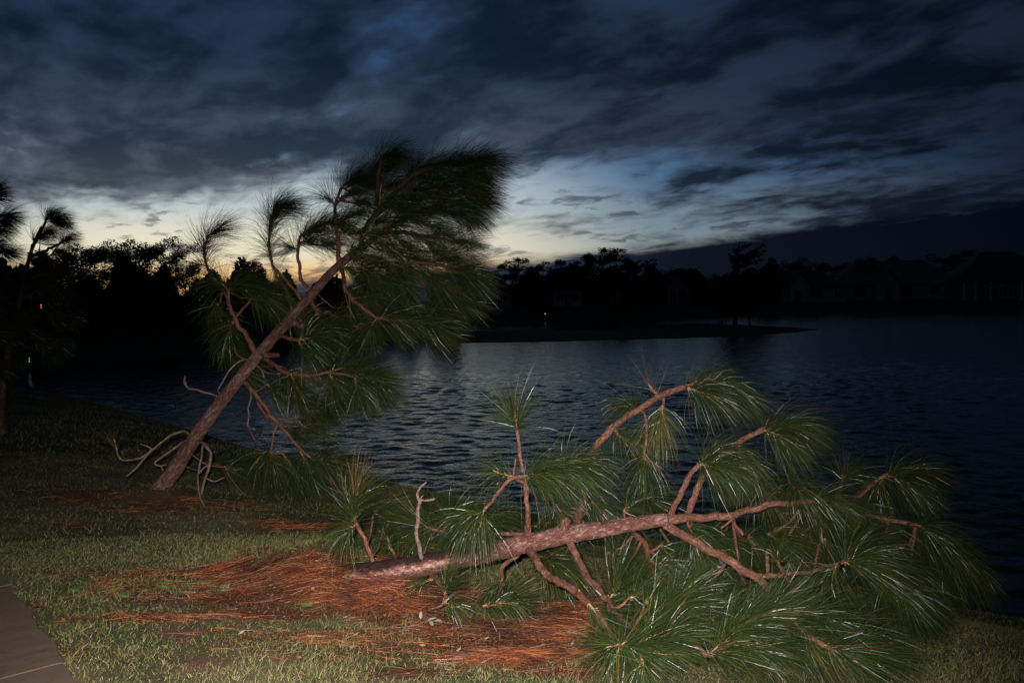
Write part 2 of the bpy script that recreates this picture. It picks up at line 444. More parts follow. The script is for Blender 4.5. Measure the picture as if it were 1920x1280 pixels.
def sdist(P, line, poly):
    P = np.asarray(P, float)[:, :2]
    best = np.full(len(P), 1e9)
    for a, b in zip(line[:-1], line[1:]):
        a = np.array(a, float); b = np.array(b, float); ab = b - a
        t = np.clip(((P - a) @ ab) / (ab @ ab), 0, 1)
        best = np.minimum(best, np.linalg.norm(P - a - t[:, None] * ab, axis=1))
    ins = np.zeros(len(P), bool)
    n = len(poly)
    for i in range(n):
        x1, y1 = poly[i]; x2, y2 = poly[(i + 1) % n]
        cond = ((y1 > P[:, 1]) != (y2 > P[:, 1]))
        xx = (x2 - x1) * (P[:, 1] - y1) / (y2 - y1 + 1e-12) + x1
        ins ^= cond & (P[:, 0] < xx)
    return np.where(ins, best, -best)
MOUND = None
def hnear(P):
    P = np.asarray(P, float)
    d = sdist(P, NEAR, NEARP)
    z = np.where(d > 0, 1.6 * (1 - np.exp(-np.maximum(d, 0) / 5.0)), d * 0.35)
    z = np.where(d > 7, 1.205 + 0.12 * (1 - np.exp(-(np.maximum(d, 7) - 7) / 3)), z)
    Q = np.c_[P[:, :2], np.zeros(len(P))]
    amp = np.clip(d / 2, 0, 1)
    z = z + amp * (0.022 * vnoise(Q, 0.5, 5) + 0.010 * vnoise(Q, 1.7, 6))
    if MOUND is not None:
        for (mx, my, sx_, sy_, hh) in MOUND:
            z = z + hh * np.exp(-((P[:, 0] - mx) / sx_) ** 2 - ((P[:, 1] - my) / sy_) ** 2)
    return z
def gp(px, py):
    """where the line of sight meets the near bank"""
    d = np.array(ray(px, py)); e = np.array(EYE)
    t = np.arange(2.5, 40, 0.02)
    P = e + t[:, None] * d
    below = P[:, 2] < hnear(P)
    i = np.argmax(below)
    return P[i]
_m1 = gp(615, 1095); _m2 = gp(712, 1135); _m3 = gp(300, 925)
MOUND = [(_m1[0], _m1[1], 0.46, 0.32, 0.30), (_m2[0], _m2[1], 0.38, 0.22, 0.08), (_m3[0], _m3[1], 0.5, 0.4, 0.06)]

# straw and soil patches, as patches on the bank (centre, half sizes measured where they lie in the picture)
ST = [(625, 1085, 105, 34, 1.2), (330, 1078, 220, 12, .55), (240, 1160, 150, 7, .6), (760, 1135, 130, 34, 1.0), (940, 1185, 180, 34, .8), (1120, 1200, 140, 60, .7), (980, 1230, 130, 16, .85),
      (470, 1120, 130, 22, .7), (520, 1150, 160, 14, .6), (860, 1215, 120, 12, .6), (700, 1190, 180, 10, .45), (1040, 1262, 100, 12, .6), (330, 950, 200, 22, .32), (560, 985, 140, 18, .3),
      (160, 930, 90, 14, .5), (780, 1262, 90, 16, .45), (250, 1105, 80, 10, .5), (640, 1215, 60, 8, .4), (1080, 1150, 130, 50, .7), (120, 985, 60, 10, .35), (48, 1148, 22, 20, .6), (105, 1222, 20, 22, .45), (500, 1200, 200, 30, .28), (700, 1225, 250, 30, .3), (300, 1110, 200, 30, .3), (560, 1235, 70, 9, .35), (1250, 1120, 260, 60, .6), (480, 1040, 60, 12, .4)]
SO = [(340, 1185, 60, 22, .75), (385, 1240, 75, 20, .8), (300, 1130, 60, 12, .7), (750, 1262, 60, 12, .7), (700, 1120, 60, 22, .5), (285, 930, 60, 18, .8), (250, 1010, 60, 8, .4)]
def patch(P, L):
    Z = np.c_[P[:, :2], np.maximum(hnear(P), 0)]
    q = project(Z); o = np.zeros(len(P))
    for (a, b, ra, rb, w) in L:
        o = np.maximum(o, w * np.exp(-(((q[:, 0] - a) / ra) ** 2 + ((q[:, 1] - b) / rb) ** 2)))
    return o

def axis_coords(lo, f0, f1, hi, fine, grow=1.12):
    a = list(np.arange(f0, f1, fine)); s = fine; x = f1
    while x < hi: a.append(x); s *= grow; x += s
    a.append(hi); s = fine; x = f0 - s; b = []
    while x > lo: b.append(x); s *= grow; x -= s
    b.append(lo)
    return np.array(b[::-1] + a)
X = axis_coords(-118, -7, 6.5, 44, 0.07); Y = axis_coords(-79, 2.6, 15, 45, 0.07)
gx, gy = np.meshgrid(X, Y)
P = np.c_[gx.ravel(), gy.ravel(), np.zeros(gx.size)]
# sidewalk line
SWA = gp(146, 1280)[:2]; SWB = gp(0, 1086)[:2]; SWT = (SWB - SWA) / np.linalg.norm(SWB - SWA); SWN = np.array([-SWT[1], SWT[0]])
def sw_off(P):          # >0 on the walk side of its edge
    return (P[:, :2] - SWA) @ SWN
P[:, 2] = np.maximum(hnear(P), -0.6)
so = sw_off(P); SWZ = float(hnear(np.array([[SWA[0], SWA[1], 0]]))[0]) + 0.015
on = (so > 0.03) & (so < 1.47)
P[:, 2] = np.where(on, np.minimum(P[:, 2], SWZ - 0.03), P[:, 2])
nx, ny = len(X), len(Y)
i = np.arange(ny - 1)[:, None] * nx; j = np.arange(nx - 1)[None, :]
F = np.stack([i + j, i + j + 1, i + nx + j + 1, i + nx + j], -1).reshape(-1, 4)
colr = np.zeros((len(P), 3)); colr[:, 0] = patch(P, ST); colr[:, 1] = patch(P, SO)
inr = (P[:, 1] > 2)
colr[~inr] = 0
# drop parts of the sheet that are far out under the lake
g = obj('ground', np_mesh('ground', P, F, colr, True, [M_GROUND])); tag(g, kind='structure')

# far shore, one sheet out to the horizon
X = axis_coords(-890, -60, 100, 890, 1.6, 1.25); Y = axis_coords(34.5, 36, 160, 2400, 1.6, 1.3)
gx, gy = np.meshgrid(X, Y); P = np.c_[gx.ravel(), gy.ravel(), np.zeros(gx.size)]
def hfar(P):
    d = sdist(P, FAR, FARP)
    A = 0.16 + 1.8 * np.clip(np.maximum((P[:, 1] - 100) / 20, (-9 - P[:, 0]) / 10), 0, 1)
    return np.where(d > 0, A * (1 - np.exp(-np.maximum(d, 0) / 6)), d * 0.15)
P[:, 2] = np.maximum(hfar(P), -1.0)
nx, ny = len(X), len(Y)
i = np.arange(ny - 1)[:, None] * nx; j = np.arange(nx - 1)[None, :]
F = np.stack([i + j, i + j + 1, i + nx + j + 1, i + nx + j], -1).reshape(-1, 4)
g = obj('far_shore', np_mesh('far_shore', P, F, None, True, [M_FARGROUND])); tag(g, kind='structure')
def hf(x, y): return float(hfar(np.array([[x, y, 0.0]]))[0])
def hn(x, y): return float(hnear(np.array([[x, y, 0.0]]))[0])

# lake
X = axis_coords(-900, -12, 10, 900, 0.085, 1.022); Y = axis_coords(-300, 8, 25, 2300, 0.075, 1.022)
gx, gy = np.meshgrid(X, Y); P = np.c_[gx.ravel(), gy.ravel(), np.zeros(gx.size)]
dx = np.gradient(X); dy = np.gradient(Y); gdx, gdy = np.meshgrid(dx, dy); sp_ = np.maximum(gdx, gdy).ravel()
wr = np.random.default_rng(77); z = np.zeros(len(P)); nw = 60
gust = 0.85 + 0.22 * vnoise(P, 0.11, 81)
for k_ in range(nw):
    lam = 0.26 * (1.0 / 0.26) ** ((k_ + wr.uniform()) / nw); kk = 2 * np.pi / lam
    th = math.radians(66) + wr.normal() * math.radians(38)
    ph = wr.uniform(0, 6.28)
    wgt = np.clip((lam / 2.9 - sp_) / (lam / 6) + 1, 0, 1)
    arg = kk * (P[:, 0] * math.cos(th) + P[:, 1] * math.sin(th)) + ph
    z += wgt * (0.125 * math.sqrt(2 / nw) / kk) * (np.sin(arg) + 0.18 * np.sin(2 * arg + 1.3))
P[:, 2] = z * gust.clip(0.3, 1.3)
nx, ny = len(X), len(Y)
i = np.arange(ny - 1)[:, None] * nx; j = np.arange(nx - 1)[None, :]
F = np.stack([i + j, i + j + 1, i + nx + j + 1, i + nx + j], -1).reshape(-1, 4)
w = obj('water', np_mesh('water', P, F, None, True, [M_WATER])); tag(w, kind='structure')

# sidewalk: slabs with joints
M_CONC, nt, b = new_mat('old_concrete')
co = N(nt, 'ShaderNodeTexCoord').outputs['Object']
c1 = mixc(nt, noise(nt, co, 2.2, 5, 0.6, 0.6), (0.075, 0.052, 0.038, 1), (0.165, 0.122, 0.09, 1))
c2 = mixc(nt, noise(nt, co, 130, 3, 0.7), (0.7, 0.7, 0.7, 1), (1.3, 1.28, 1.25, 1))
c3 = mixc(nt, sstep(nt, noise(nt, co, 9, 6, 0.7, 0.5), 0.55, 0.72), (1, 1, 1, 1), (0.5, 0.42, 0.36, 1))
c4 = mixc(nt, 1.0, mixc(nt, 1.0, c1, c2, 'MULTIPLY'), c3, 'MULTIPLY')
nt.links.new(c4, b.inputs['Base Color']); b.inputs['Roughness'].default_value = 0.85; b.inputs['Specular IOR Level'].default_value = 0.3
bp = N(nt, 'ShaderNodeBump'); bp.inputs['Distance'].default_value = 0.004; nt.links.new(noise(nt, co, 160, 4, 0.7), bp.inputs['Height']); nt.links.new(bp.outputs[0], b.inputs['Normal'])
swr = bpy.data.objects.new('sidewalk', None); link(swr); tag(swr, kind='structure')
jt = (np.array([gp(119, 1253)[0], gp(119, 1253)[1]]) - SWA) @ SWT
for k in range(-3, 6):
    mb = MB()
    a0 = jt + k * 1.5 + 0.0025; a1 = a0 + 1.5 - 0.005
    ns = 24; ts = np.linspace(a0, a1, ns + 1)
    V = []
    for lv in range(3):
        z_ = (SWZ - 0.12, SWZ + 0.002, SWZ + 0.009)[lv]; e = (0, 0, 0.005)[lv]
        for side, off in ((0, e), (1, 1.5 - e)):
            for i_, t_ in enumerate(ts):
                tt = min(max(t_, a0 + e), a1 - e)
                wob_ = (0.010 * math.sin(t_ * 9.1) + 0.006 * math.sin(t_ * 31 + 1) + random.uniform(-.004, .004)) * (1 if lv else 0)
                q = SWA + SWT * tt + SWN * (off + wob_ * (1 if side == 0 else -1))
                V.append((q[0], q[1], z_ + (random.uniform(-.002, .001) if lv == 2 else 0)))
    n1_ = ns + 1; Fs = []
    def id_(lv, side, i_): return lv * 2 * n1_ + side * n1_ + i_
    for i_ in range(ns):
        Fs.append((id_(2, 0, i_ + 1), id_(2, 0, i_), id_(2, 1, i_), id_(2, 1, i_ + 1)))
        for lv in (0, 1):
            Fs.append((id_(lv, 0, i_), id_(lv, 0, i_ + 1), id_(lv + 1, 0, i_ + 1), id_(lv + 1, 0, i_)))
            Fs.append((id_(lv, 1, i_ + 1), id_(lv, 1, i_), id_(lv + 1, 1, i_), id_(lv + 1, 1, i_ + 1)))
    for lv in (0, 1):
        Fs.append((id_(lv, 0, 0), id_(lv + 1, 0, 0), id_(lv + 1, 1, 0), id_(lv, 1, 0)))
        Fs.append((id_(lv, 0, ns), id_(lv, 1, ns), id_(lv + 1, 1, ns), id_(lv + 1, 0, ns)))
    mb.add(V, [f[::-1] for f in Fs])
    obj('slab', mb.mesh('slab', [M_CONC]), swr)

# ------------------------------------------------------------------ grass blades
def scatter(n, r0, r1, a0, a1, p=0.0):
    az = rng.uniform(a0, a1, n)
    u = rng.uniform(0, 1, n)
    r = np.sqrt(r0 ** 2 + u * (r1 ** 2 - r0 ** 2)) if p == 0 else r0 + (r1 - r0) * u ** p
    return np.c_[r * np.sin(az), r * np.cos(az), np.zeros(n)]
def grass_obj(name, P, hscale, wscale, label):
    d = sdist(P, NEAR, NEARP); so_ = sw_off(P)
    st = patch(P, ST); sl = patch(P, SO)
    cl = vnoise(P, 2.2, 21) * 0.5 + vnoise(P, 6.0, 22) * 0.5
    keep = (d > 0.05) & ~((so_ > 0.02 + 0.018 * vnoise(P, 9, 27)) & (so_ < 1.55)) & (rng.uniform(0, 1, len(P)) < np.clip(1.0 + 0.35 * cl - 0.85 * st - 0.9 * sl, 0.05, 1))
    P = P[keep]; cl = cl[keep]; n = len(P); st = st[keep]
    P[:, 2] = hnear(P) - 0.004
    L = rng.gamma(5, 0.2, n) * 0.034 * hscale * (1 + 0.35 * vnoise(P, 1.1, 23)).clip(0.4, 2)
    d0 = rng.normal(size=(n, 3)) * 0.55; d0[:, 2] = np.abs(d0[:, 2]) * 0.3 + 0.75; d0[:, 0] += 0.15
    bend = rng.normal(size=(n, 3)) * 0.5; bend[:, 2] -= 0.35; bend[:, 0] += 0.2
    wd = rng.uniform(0.0022, 0.0042, n) * wscale
    t = rng.uniform(0, 1, n) + 0.22 * vnoise(P, 1.6, 24) + 0.15 * vnoise(P, 0.5, 25)
    g1 = np.array([0.040, 0.070, 0.018]); g2 = np.array([0.155, 0.185, 0.050]); tan = np.array([0.27, 0.215, 0.125]); br = np.array([0.15, 0.085, 0.05])
    v = rng.uniform(0, 1, (n, 1))
    c = np.where(t[:, None] < 0.40, g1 * (1 - v) + g2 * v, np.where(t[:, None] < 0.74, g2 * (1 - v * .5) + tan * v * .5, np.where(v < .6, tan, br)))
    c = c * rng.uniform(0.7, 1.2, (n, 1))
    mb = MB(); strands(mb, P, d0, L, wd, bend, 2, c, 0.6)
    o = obj(name, mb.mesh(name, [M_GRASS], True)); tag(o, label, 'grass', kind='stuff')
grass_obj('grass', np.vstack([scatter(230000, 2.9, 7.5, -0.72, 0.72), scatter(95000, 7.5, 13, -0.70, 0.60)]), 0.85, 0.85,
          'short green and tan lawn grass on the bank around the fallen pine')
grass_obj('shore_grass', scatter(52000, 13, 30, -0.70, 0.35), 2.0, 2.4, 'dim taller grass along the unlit bank by the water at left')

# ------------------------------------------------------------------ pine straw
def straw_obj(name, n, L, label, thr=0.12, lift=0.02, reg=None):
    P = []
    tot = 0
    while tot < n:
        Q = scatter(60000, 3.0, 12.5, -0.66, 0.45, 1.4)
        s = patch(Q, reg or ST)
        brk = 0.55 + 0.9 * vnoise(Q * np.array([0.5, 1.8, 1]), 2.6, 31) + 0.5 * vnoise(Q * np.array([0.5, 1.8, 1]), 7.5, 32)
        k = rng.uniform(0, 1, len(Q)) < np.clip(s * brk, 0, 1) ** 1.5
        k &= (s > thr) & ~((sw_off(Q) > 0) & (sw_off(Q) < 1.5)) & (sdist(Q, NEAR, NEARP) > 0.3)
        P.append(Q[k]); tot += int(k.sum())
    P = np.concatenate(P)[:n]; s = patch(P, reg or ST)
    nn = len(P)
    P[:, 2] = hnear(P) + rng.uniform(0.002, 1, nn) ** 2 * lift * (0.4 + s) + 0.003
    th = rng.normal(0, 0.60, nn) + 0.55 * vnoise(P, 1.3, 33) - 0.12
    d0 = np.c_[np.cos(th), np.sin(th), rng.normal(0, 0.07, nn) + 0.05]
    eps = 0.1
    gxv = (hnear(P + [eps, 0, 0]) - hnear(P)) / eps; gyv = (hnear(P + [0, eps, 0]) - hnear(P)) / eps
    d0[:, 2] += d0[:, 0] * gxv + d0[:, 1] * gyv
    d0 *= rng.choice([-1, 1], nn)[:, None] * np.array([1, 1, 1]); d0[:, 2] = np.where(d0[:, 2] < -0.05, d0[:, 2] * 0.6, d0[:, 2])
    LL = rng.uniform(0.5, 1.1, nn) * L
    bend = rng.normal(size=(nn, 3)) * 0.35; bend[:, 2] = -0.10 + rng.normal(size=nn) * 0.06
    v = rng.uniform(0, 1, (nn, 1)); q = rng.uniform(0, 1, (nn, 1))
    v = v ** 2.6
    c = np.array([0.085, 0.020, 0.011]) * (1 - v) + np.array([0.50, 0.135, 0.030]) * v
    c = np.where(q < 0.06, np.array([0.40, 0.20, 0.09]), c)
    c = np.where(q > 0.72, np.array([0.055, 0.018, 0.014]), c)
    c = c * np.clip(0.85 + 0.55 * vnoise(P, 3.5, 37) + 0.3 * vnoise(P, 11, 38), 0.25, 1.5)[:, None]
    mb = MB(); strands(mb, P, d0, LL, rng.uniform(0.0012, 0.0026, nn), bend, 3, c, 0.6)
    o = obj(name, mb.mesh(name, [M_STRAW])); tag(o, label, 'pine straw', kind='stuff')
straw_obj('pine_straw', 24000, 0.19, 'rusty red dead pine needles strewn in streaks across the lawn', 0.14, 0.035)
straw_obj('pine_straw', 15000, 0.17, 'thick heap of red pine straw banked against the broken end of the fallen trunk', 0.22, 0.09, [(628, 1085, 100, 32, 1.5), (735, 1130, 120, 30, 1.2), (470, 1082, 90, 16, .9)])

mb = MB()
Q = scatter(9000, 3.0, 9.5, -0.66, 0.40, 1.3); sq = patch(Q, ST)
Q = Q[(sq > 0.25) & (rng.uniform(0, 1, len(Q)) < 0.30) & (sw_off(Q) < -0.02)]; Q[:, 2] = hnear(Q) + rng.uniform(0.006, 0.035, len(Q))
for q in Q:
    L_ = random.uniform(.008, .026); a_ = random.uniform(0, 6.28); t_ = random.uniform(-.5, .5)
    ex = np.array([math.cos(a_), math.sin(a_), t_]) * L_; ey = np.array([-math.sin(a_), math.cos(a_), random.uniform(-.4, .4)]) * L_ * .55; ez = np.array([0, 0, L_ * .22])
    g_ = random.choice([(.10, .045, .03), (.22, .11, .075), (.05, .03, .022), (.33, .24, .17)])
    mb.add([q - ex, q - ey, q + ex, q + ey, q + ez], [(0, 1, 4, -1), (1, 2, 4, -1), (2, 3, 4, -1), (3, 0, 4, -1)], g_)
tag(obj('bark_litter', mb.mesh('bark_litter', [M_STRAW])), 'bark flakes and bits scattered in the red pine straw', 'litter', kind='stuff')

# ------------------------------------------------------------------ needle tufts
GREEN = (np.array([0.008, 0.018, 0.006]), np.array([0.032, 0.050, 0.012]))
def tuft_mesh(axis, n, L, gv=0.9, wind=(0.5, 0.1, 0), open_=1.0, yellow=0.06, dead=0.03, origin=None, wd=0.0021, bristle=True, seg=4):
    """a pine shoot with long needles: axis = points of the shoot"""
    A, _ = resample(axis, [1] * len(axis), 0.01)
    ax_len = np.linalg.norm(np.diff(A, axis=0), axis=1).sum()
    t = rng.beta(1.5, 1.0, n)
    idx = (t * (len(A) - 1)).astype(int)
    pos = A[idx] + rng.normal(size=(n, 3)) * 0.003
    T = np.gradient(A, axis=0) if len(A) > 1 else np.array([[1, 0, 0]])
    T = T / (np.linalg.norm(T, axis=1)[:, None] + 1e-9); a = T[idx]
    r = rng.normal(size=(n, 3)); r -= (r * a).sum(1)[:, None] * a; r /= np.linalg.norm(r, axis=1)[:, None]
    phi = np.radians((68 - 46 * t) * open_ + rng.normal(0, 15, n))
    d0 = a * np.cos(phi)[:, None] + r * np.sin(phi)[:, None]
    LL = L * rng.normal(0.92, 0.12, n).clip(0.5, 1.2) * (1 - 0.12 * (t > .93))
    stiff = rng.uniform(0.5, 1.3, (n, 1)) * (0.55 + 0.45 * (1 - d0[:, 2:3].clip(-1, 1) * 0.2))
    bend = (np.array([0, 0, -1.0]) * gv + np.array(wind)) * stiff + rng.normal(size=(n, 3)) * 0.24 + rng.normal(size=3) * 0.12
    v = rng.uniform(0, 1, (n, 1)); q = rng.uniform(0, 1, (n, 1))
    c = GREEN[0] * (1 - v) + GREEN[1] * v
    c = np.where(q < yellow, np.array([0.10, 0.11, 0.028]), c)
    c = np.where(q > 1 - dead, np.array([0.19, 0.085, 0.03]), c)
    mb = MB()
    strands(mb, pos, d0, LL, rng.uniform(0.75, 1.25, n) * wd, bend, seg, c, 0.35)
    # the shoot itself with its scaly bristles and bud
    rr = [0.0055] * (len(axis) - 1) + [0.004]
    tube(mb, axis, rr, 6, 0.03, 0.25, (0.36, 0.17, 0.10))
    if bristle:
        m_ = max(30, int(ax_len * 500))
        k = rng.integers(0, len(A), m_); aa = T[k]
        r = rng.normal(size=(m_, 3)); r -= (r * aa).sum(1)[:, None] * aa; r /= np.linalg.norm(r, axis=1)[:, None]
        strands(mb, A[k] + r * 0.004, aa * 0.8 + r, rng.uniform(0.010, 0.030, m_), np.full(m_, 0.003), np.zeros((m_, 3)), 2,
                np.tile([0.40, 0.22, 0.13], (m_, 1)) * rng.uniform(0.6, 1.3, (m_, 1)), 0.5)
        e = A[-1]; tt = T[-1]
        tube(mb, [e, e + tt * 0.02, e + tt * 0.04], [0.006, 0.0065, 0.002], 6, 0.02, 0.1, (0.48, 0.33, 0.22))
    return mb.mesh('needle_tuft', [M_NEEDLE], off=origin)

class Pine:
    def __init__(s, root, org, barks, L, gv, wind, den=1.0, wd=0.0021, seg=4):
        s.root = root; s.o = np.array(org); s.barks = barks; s.L = L; s.gv = gv; s.wind = wind; s.den = den; s.pts = []; s.brs = []; s.wd = wd; s.seg = seg
    def w(s, pts): return [np.array(at(*p)) for p in pts]
    def trunk(s, pts, dia, segs=26, step=0.025, rough=0.10, colfn=None, name='trunk', stubs=()):
        P = s.w(pts); R = [d / 2 * p[2] / FP for p, d in zip(pts, dia)]
        mb = MB(); tube(mb, P, R, segs, step, rough, nscale=14, colfn=colfn)
        for (a, b, d) in stubs:
            q = s.w([a, b]); tube(mb, q, [d * a[2] / FP * .62, d * b[2] / FP * .42], 10, 0.015, 0.2, nscale=40)
        o = obj(name, mb.mesh(name, [s.barks[0]], True, s.o), s.root)
        A, Rr = resample(P, R, 0.04)
        s.pts.append((A, o)); return o
    def branch(s, pts, dia, tufts=(), subs=(), mat=1, name='branch', rough=0.22, label=None):
        P = s.w(pts)
        if dia[0] > 2.5 and s.pts:      # root the branch inside what carries it
            best = min(((np.linalg.norm(A - P[0], axis=1).min(), A[np.linalg.norm(A - P[0], axis=1).argmin()]) for A, _ in s.pts), key=lambda t: t[0])
            if best[0] < 0.9: P = [best[1]] + P if best[0] > 0.02 else P
        R = [(0.72 if (mat == 2 and s.seg == 4 and s.gv < 1) else 1.0) * (dia[0] + (dia[1] - dia[0]) * k / (len(P) - 1)) / 2 * pts[0][2] / FP for k in range(len(P))]
        mb = MB(); tube(mb, P, R, 10, 0.02, rough, nscale=45)
        A0 = [resample(P, R, 0.03)[0]]
        for (sp_, sd) in subs:
            Q = s.w(sp_); R2 = [(sd[0] + (sd[1] - sd[0]) * k / (len(Q) - 1)) / 2 * sp_[0][2] / FP for k in range(len(Q))]
            tube(mb, Q, R2, 7, 0.02, 0.22, nscale=60); A0.append(resample(Q, R2, 0.03)[0])
        A = np.concatenate(A0)
        # carry every tuft on a twig of this branch
        jobs = []
        for tf in tufts:
            ax = s.w([(x, y, tf['D']) for (x, y) in tf['p']]); 
            k = np.linalg.norm(A - ax[0], axis=1).argmin(); gap = np.linalg.norm(A[k] - ax[0])
            if gap > 0.012:
                mid = (A[k] + ax[0]) / 2 + np.array([0, 0, -0.10 * gap])
                tube(mb, [A[k], mid, ax[0]], [0.009, 0.007, 0.006], 7, 0.03, 0.25, nscale=60)
            jobs.append((ax, tf))
        o = obj(name, mb.mesh(name, [s.barks[mat]], True, s.o), s.root)
        if label: o['label'] = label
        s.pts.append((A, o)); s.brs.append(o)
        for ax, tf in jobs:
            me = tuft_mesh(ax, int(tf.get('n', 420) * s.den), tf.get('L', s.L), tf.get('g', s.gv), tf.get('w', s.wind), tf.get('o', 1.0), tf.get('y', 0.06), tf.get('d', 0.02), s.o, s.wd, seg=s.seg)
            obj('needle_tuft', me, o)
        return o
    def fill(s, D0, D1, items, **kw):
        """further tufts, each on a twig from the nearest branch; items (x, y, dx, dy)"""
        by = {}
        for it in items:
            x, y, dx, dy = it[:4]; D = it[4] if len(it) > 4 else random.uniform(D0, D1)
            a = np.array(at(x, y, D)); b = np.array(at(x + dx, y + dy, D + random.uniform(-.12, .12)))
            best = min(((np.linalg.norm(A - a, axis=1).min(), i_) for i_, (A, _) in enumerate(s.pts)), key=lambda t: t[0])
            A = s.pts[best[1]][0]; k = np.linalg.norm(A - a, axis=1).argmin()
            by.setdefault(best[1], []).append((A[k], a, b))
        for c_, a_, b_ in [t for L_ in by.values() for t in L_]:
            mb = MB(); new = []; L_ = [(c_, a_, b_)]
            for (c, a, b) in L_:
                mid = c * .45 + a * .55 + np.array([0, 0, -0.12 * np.linalg.norm(c - a)])
                tube(mb, [c, mid, a], [0.010, 0.008, 0.006], 7, 0.04, 0.25, nscale=60)
                new.append(resample([c, mid, a], [1, 1, 1], 0.04)[0])
            o = obj('branch', mb.mesh('branch', [s.barks[1]], True, s.o), s.root)
            s.pts.append((np.concatenate(new), o))
            for (c, a, b) in L_:
                me = tuft_mesh([a, (a + b) / 2 + np.array([0, 0, .005]), b], int(kw.get('n', 340) * s.den), kw.get('L', s.L), kw.get('g', s.gv), kw.get('w', s.wind), kw.get('o', 1.0), kw.get('y', .07), kw.get('d', .03), s.o, s.wd, seg=s.seg)
                obj('needle_tuft', me, o)

def T(p, D, **k): return dict(p=p, D=D, **k)

# ================================================================== fallen pine
butt = gp(690, 1090); DB = float(butt[1])
org = np.array(butt)
fr = empty('fallen_pine', org, 'snapped pine top with red bark and long green needles lying on the bank', 'tree')
FP_ = Pine(fr, org, [M_BARK, M_TWIG, M_DEAD], 0.35, 1.6, (0.62, 0.1, 0), 1.25)
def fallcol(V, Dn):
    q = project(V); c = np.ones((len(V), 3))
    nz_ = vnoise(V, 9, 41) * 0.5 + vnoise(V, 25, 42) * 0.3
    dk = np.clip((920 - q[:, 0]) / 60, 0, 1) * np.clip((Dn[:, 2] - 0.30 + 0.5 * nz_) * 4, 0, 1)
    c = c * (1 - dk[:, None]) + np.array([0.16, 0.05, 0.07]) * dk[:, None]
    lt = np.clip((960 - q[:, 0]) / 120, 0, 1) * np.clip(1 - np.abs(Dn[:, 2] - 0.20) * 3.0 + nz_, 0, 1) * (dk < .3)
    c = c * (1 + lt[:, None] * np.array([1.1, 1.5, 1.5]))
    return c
d_ = DB
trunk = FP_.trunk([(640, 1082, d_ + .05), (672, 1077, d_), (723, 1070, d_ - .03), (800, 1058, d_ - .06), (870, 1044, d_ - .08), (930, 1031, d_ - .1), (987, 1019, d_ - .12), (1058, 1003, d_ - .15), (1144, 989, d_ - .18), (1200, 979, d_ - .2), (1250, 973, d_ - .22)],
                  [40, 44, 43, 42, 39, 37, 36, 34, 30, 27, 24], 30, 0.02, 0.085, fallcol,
                  stubs=[((1058, 990, d_ - .15), (1062, 972, d_ - .2), 20), ((1048, 992, d_ - .1), (1068, 974, d_ - .1), 13), ((1131, 978, d_ - .2), (1131, 969, d_ - .25), 9), ((990, 1002, d_ - .1), (988, 985, d_ - .1), 12)])
u = d_ - .2
FP_.branch([(1250, 973, u), (1290, 970, u), (1337, 969, u - .02), (1400, 956, u - .05), (1447, 945, u - .05), (1494, 942, u - .08), (1524, 938, u - .1)], (19, 9),
           [T([(1520, 938), (1540, 938), (1562, 943)], u - .1, n=620), T([(1524, 940), (1560, 960), (1600, 985)], u + .1, n=560)],
           [([(1380, 962, u), (1372, 973, u - .1), (1352, 990, u - .15)], (6, 4)), ([(1373, 968, u), (1380, 985, u - .1), (1394, 1002, u - .15)], (7, 5))])
FP_.branch([(1245, 980, u), (1262, 992, u - .03), (1306, 1016, u - .15), (1369, 1052, u - .3), (1400, 1071, u - .38), (1428, 1088, u - .42), (1438, 1103, u - .45)], (19, 13), (),
           [([(1418, 1080, u - .4), (1440, 1078, u - .42), (1475, 1077, u - .45), (1530, 1068, u - .5), (1575, 1056, u - .52)], (11, 8)),
            ([(1359, 1058, u - .3), (1340, 1085, u - .4), (1312, 1116, u - .5)], (7, 5))])
FP_.branch([(1255, 972, u), (1262, 955, u), (1275, 925, u - .05), (1295, 890, u - .1), (1312, 870, u - .12)], (12, 9),
           [T([(1312, 870), (1330, 872), (1348, 876)], u - .15, n=720, w=(.35, 0, 0)), T([(1314, 868), (1324, 855), (1345, 846)], u - .05, n=350)])
bk = d_ + .25
FP_.branch([(1080, 985, bk - .2), (1095, 930, bk), (1105, 870, bk), (1119, 839, bk), (1150, 800, bk), (1194, 770, bk - .05), (1237, 742, bk - .1), (1287, 724, bk - .15)], (17, 11),
           [T([(1285, 724), (1330, 712), (1372, 730), (1398, 748)], bk - .15, n=900), T([(1290, 726), (1310, 735), (1340, 745)], bk - .25, n=420),
            T([(1208, 850), (1209, 862), (1208, 876)], bk - .2, n=330, w=(.1, 0, 0)), T([(1242, 760), (1241, 780), (1238, 800)], bk - .1, n=300, y=.55, d=.12, w=(.1, 0, 0)),
            T([(1197, 772), (1190, 764), (1178, 762)], bk, n=230), T([(1150, 800), (1160, 815), (1185, 830)], bk + .05, n=340), T([(1235, 745), (1230, 738), (1222, 728)], bk, n=18, g=.3, d=.6)],
           [([(1200, 768, bk - .05), (1209, 777, bk - .1), (1212, 800, bk - .15), (1210, 830, bk - .2), (1208, 855, bk - .2)], (6, 5)), ([(1244, 745, bk - .1), (1244, 760, bk - .1), (1241, 790, bk - .1)], (6, 4))])
FP_.branch([(1290, 965, u + .1), (1310, 910, u + .1), (1337, 864, u + .05), (1369, 839, u), (1400, 820, u), (1431, 805, u - .05)], (13, 10),
           [T([(1430, 805), (1460, 803), (1498, 805)], u - .05, n=760), T([(1432, 806), (1450, 812), (1470, 825)], u - .15, n=350), T([(1385, 832), (1388, 850), (1390, 868)], u, n=260, y=.6, d=.1, w=(.05, 0, 0)), T([(1350, 850), (1372, 860), (1395, 866)], u + .1, n=240)],
           [([(1428, 807, u - .05), (1436, 797, u - .08), (1440, 786, u - .1)], (5, 3))])
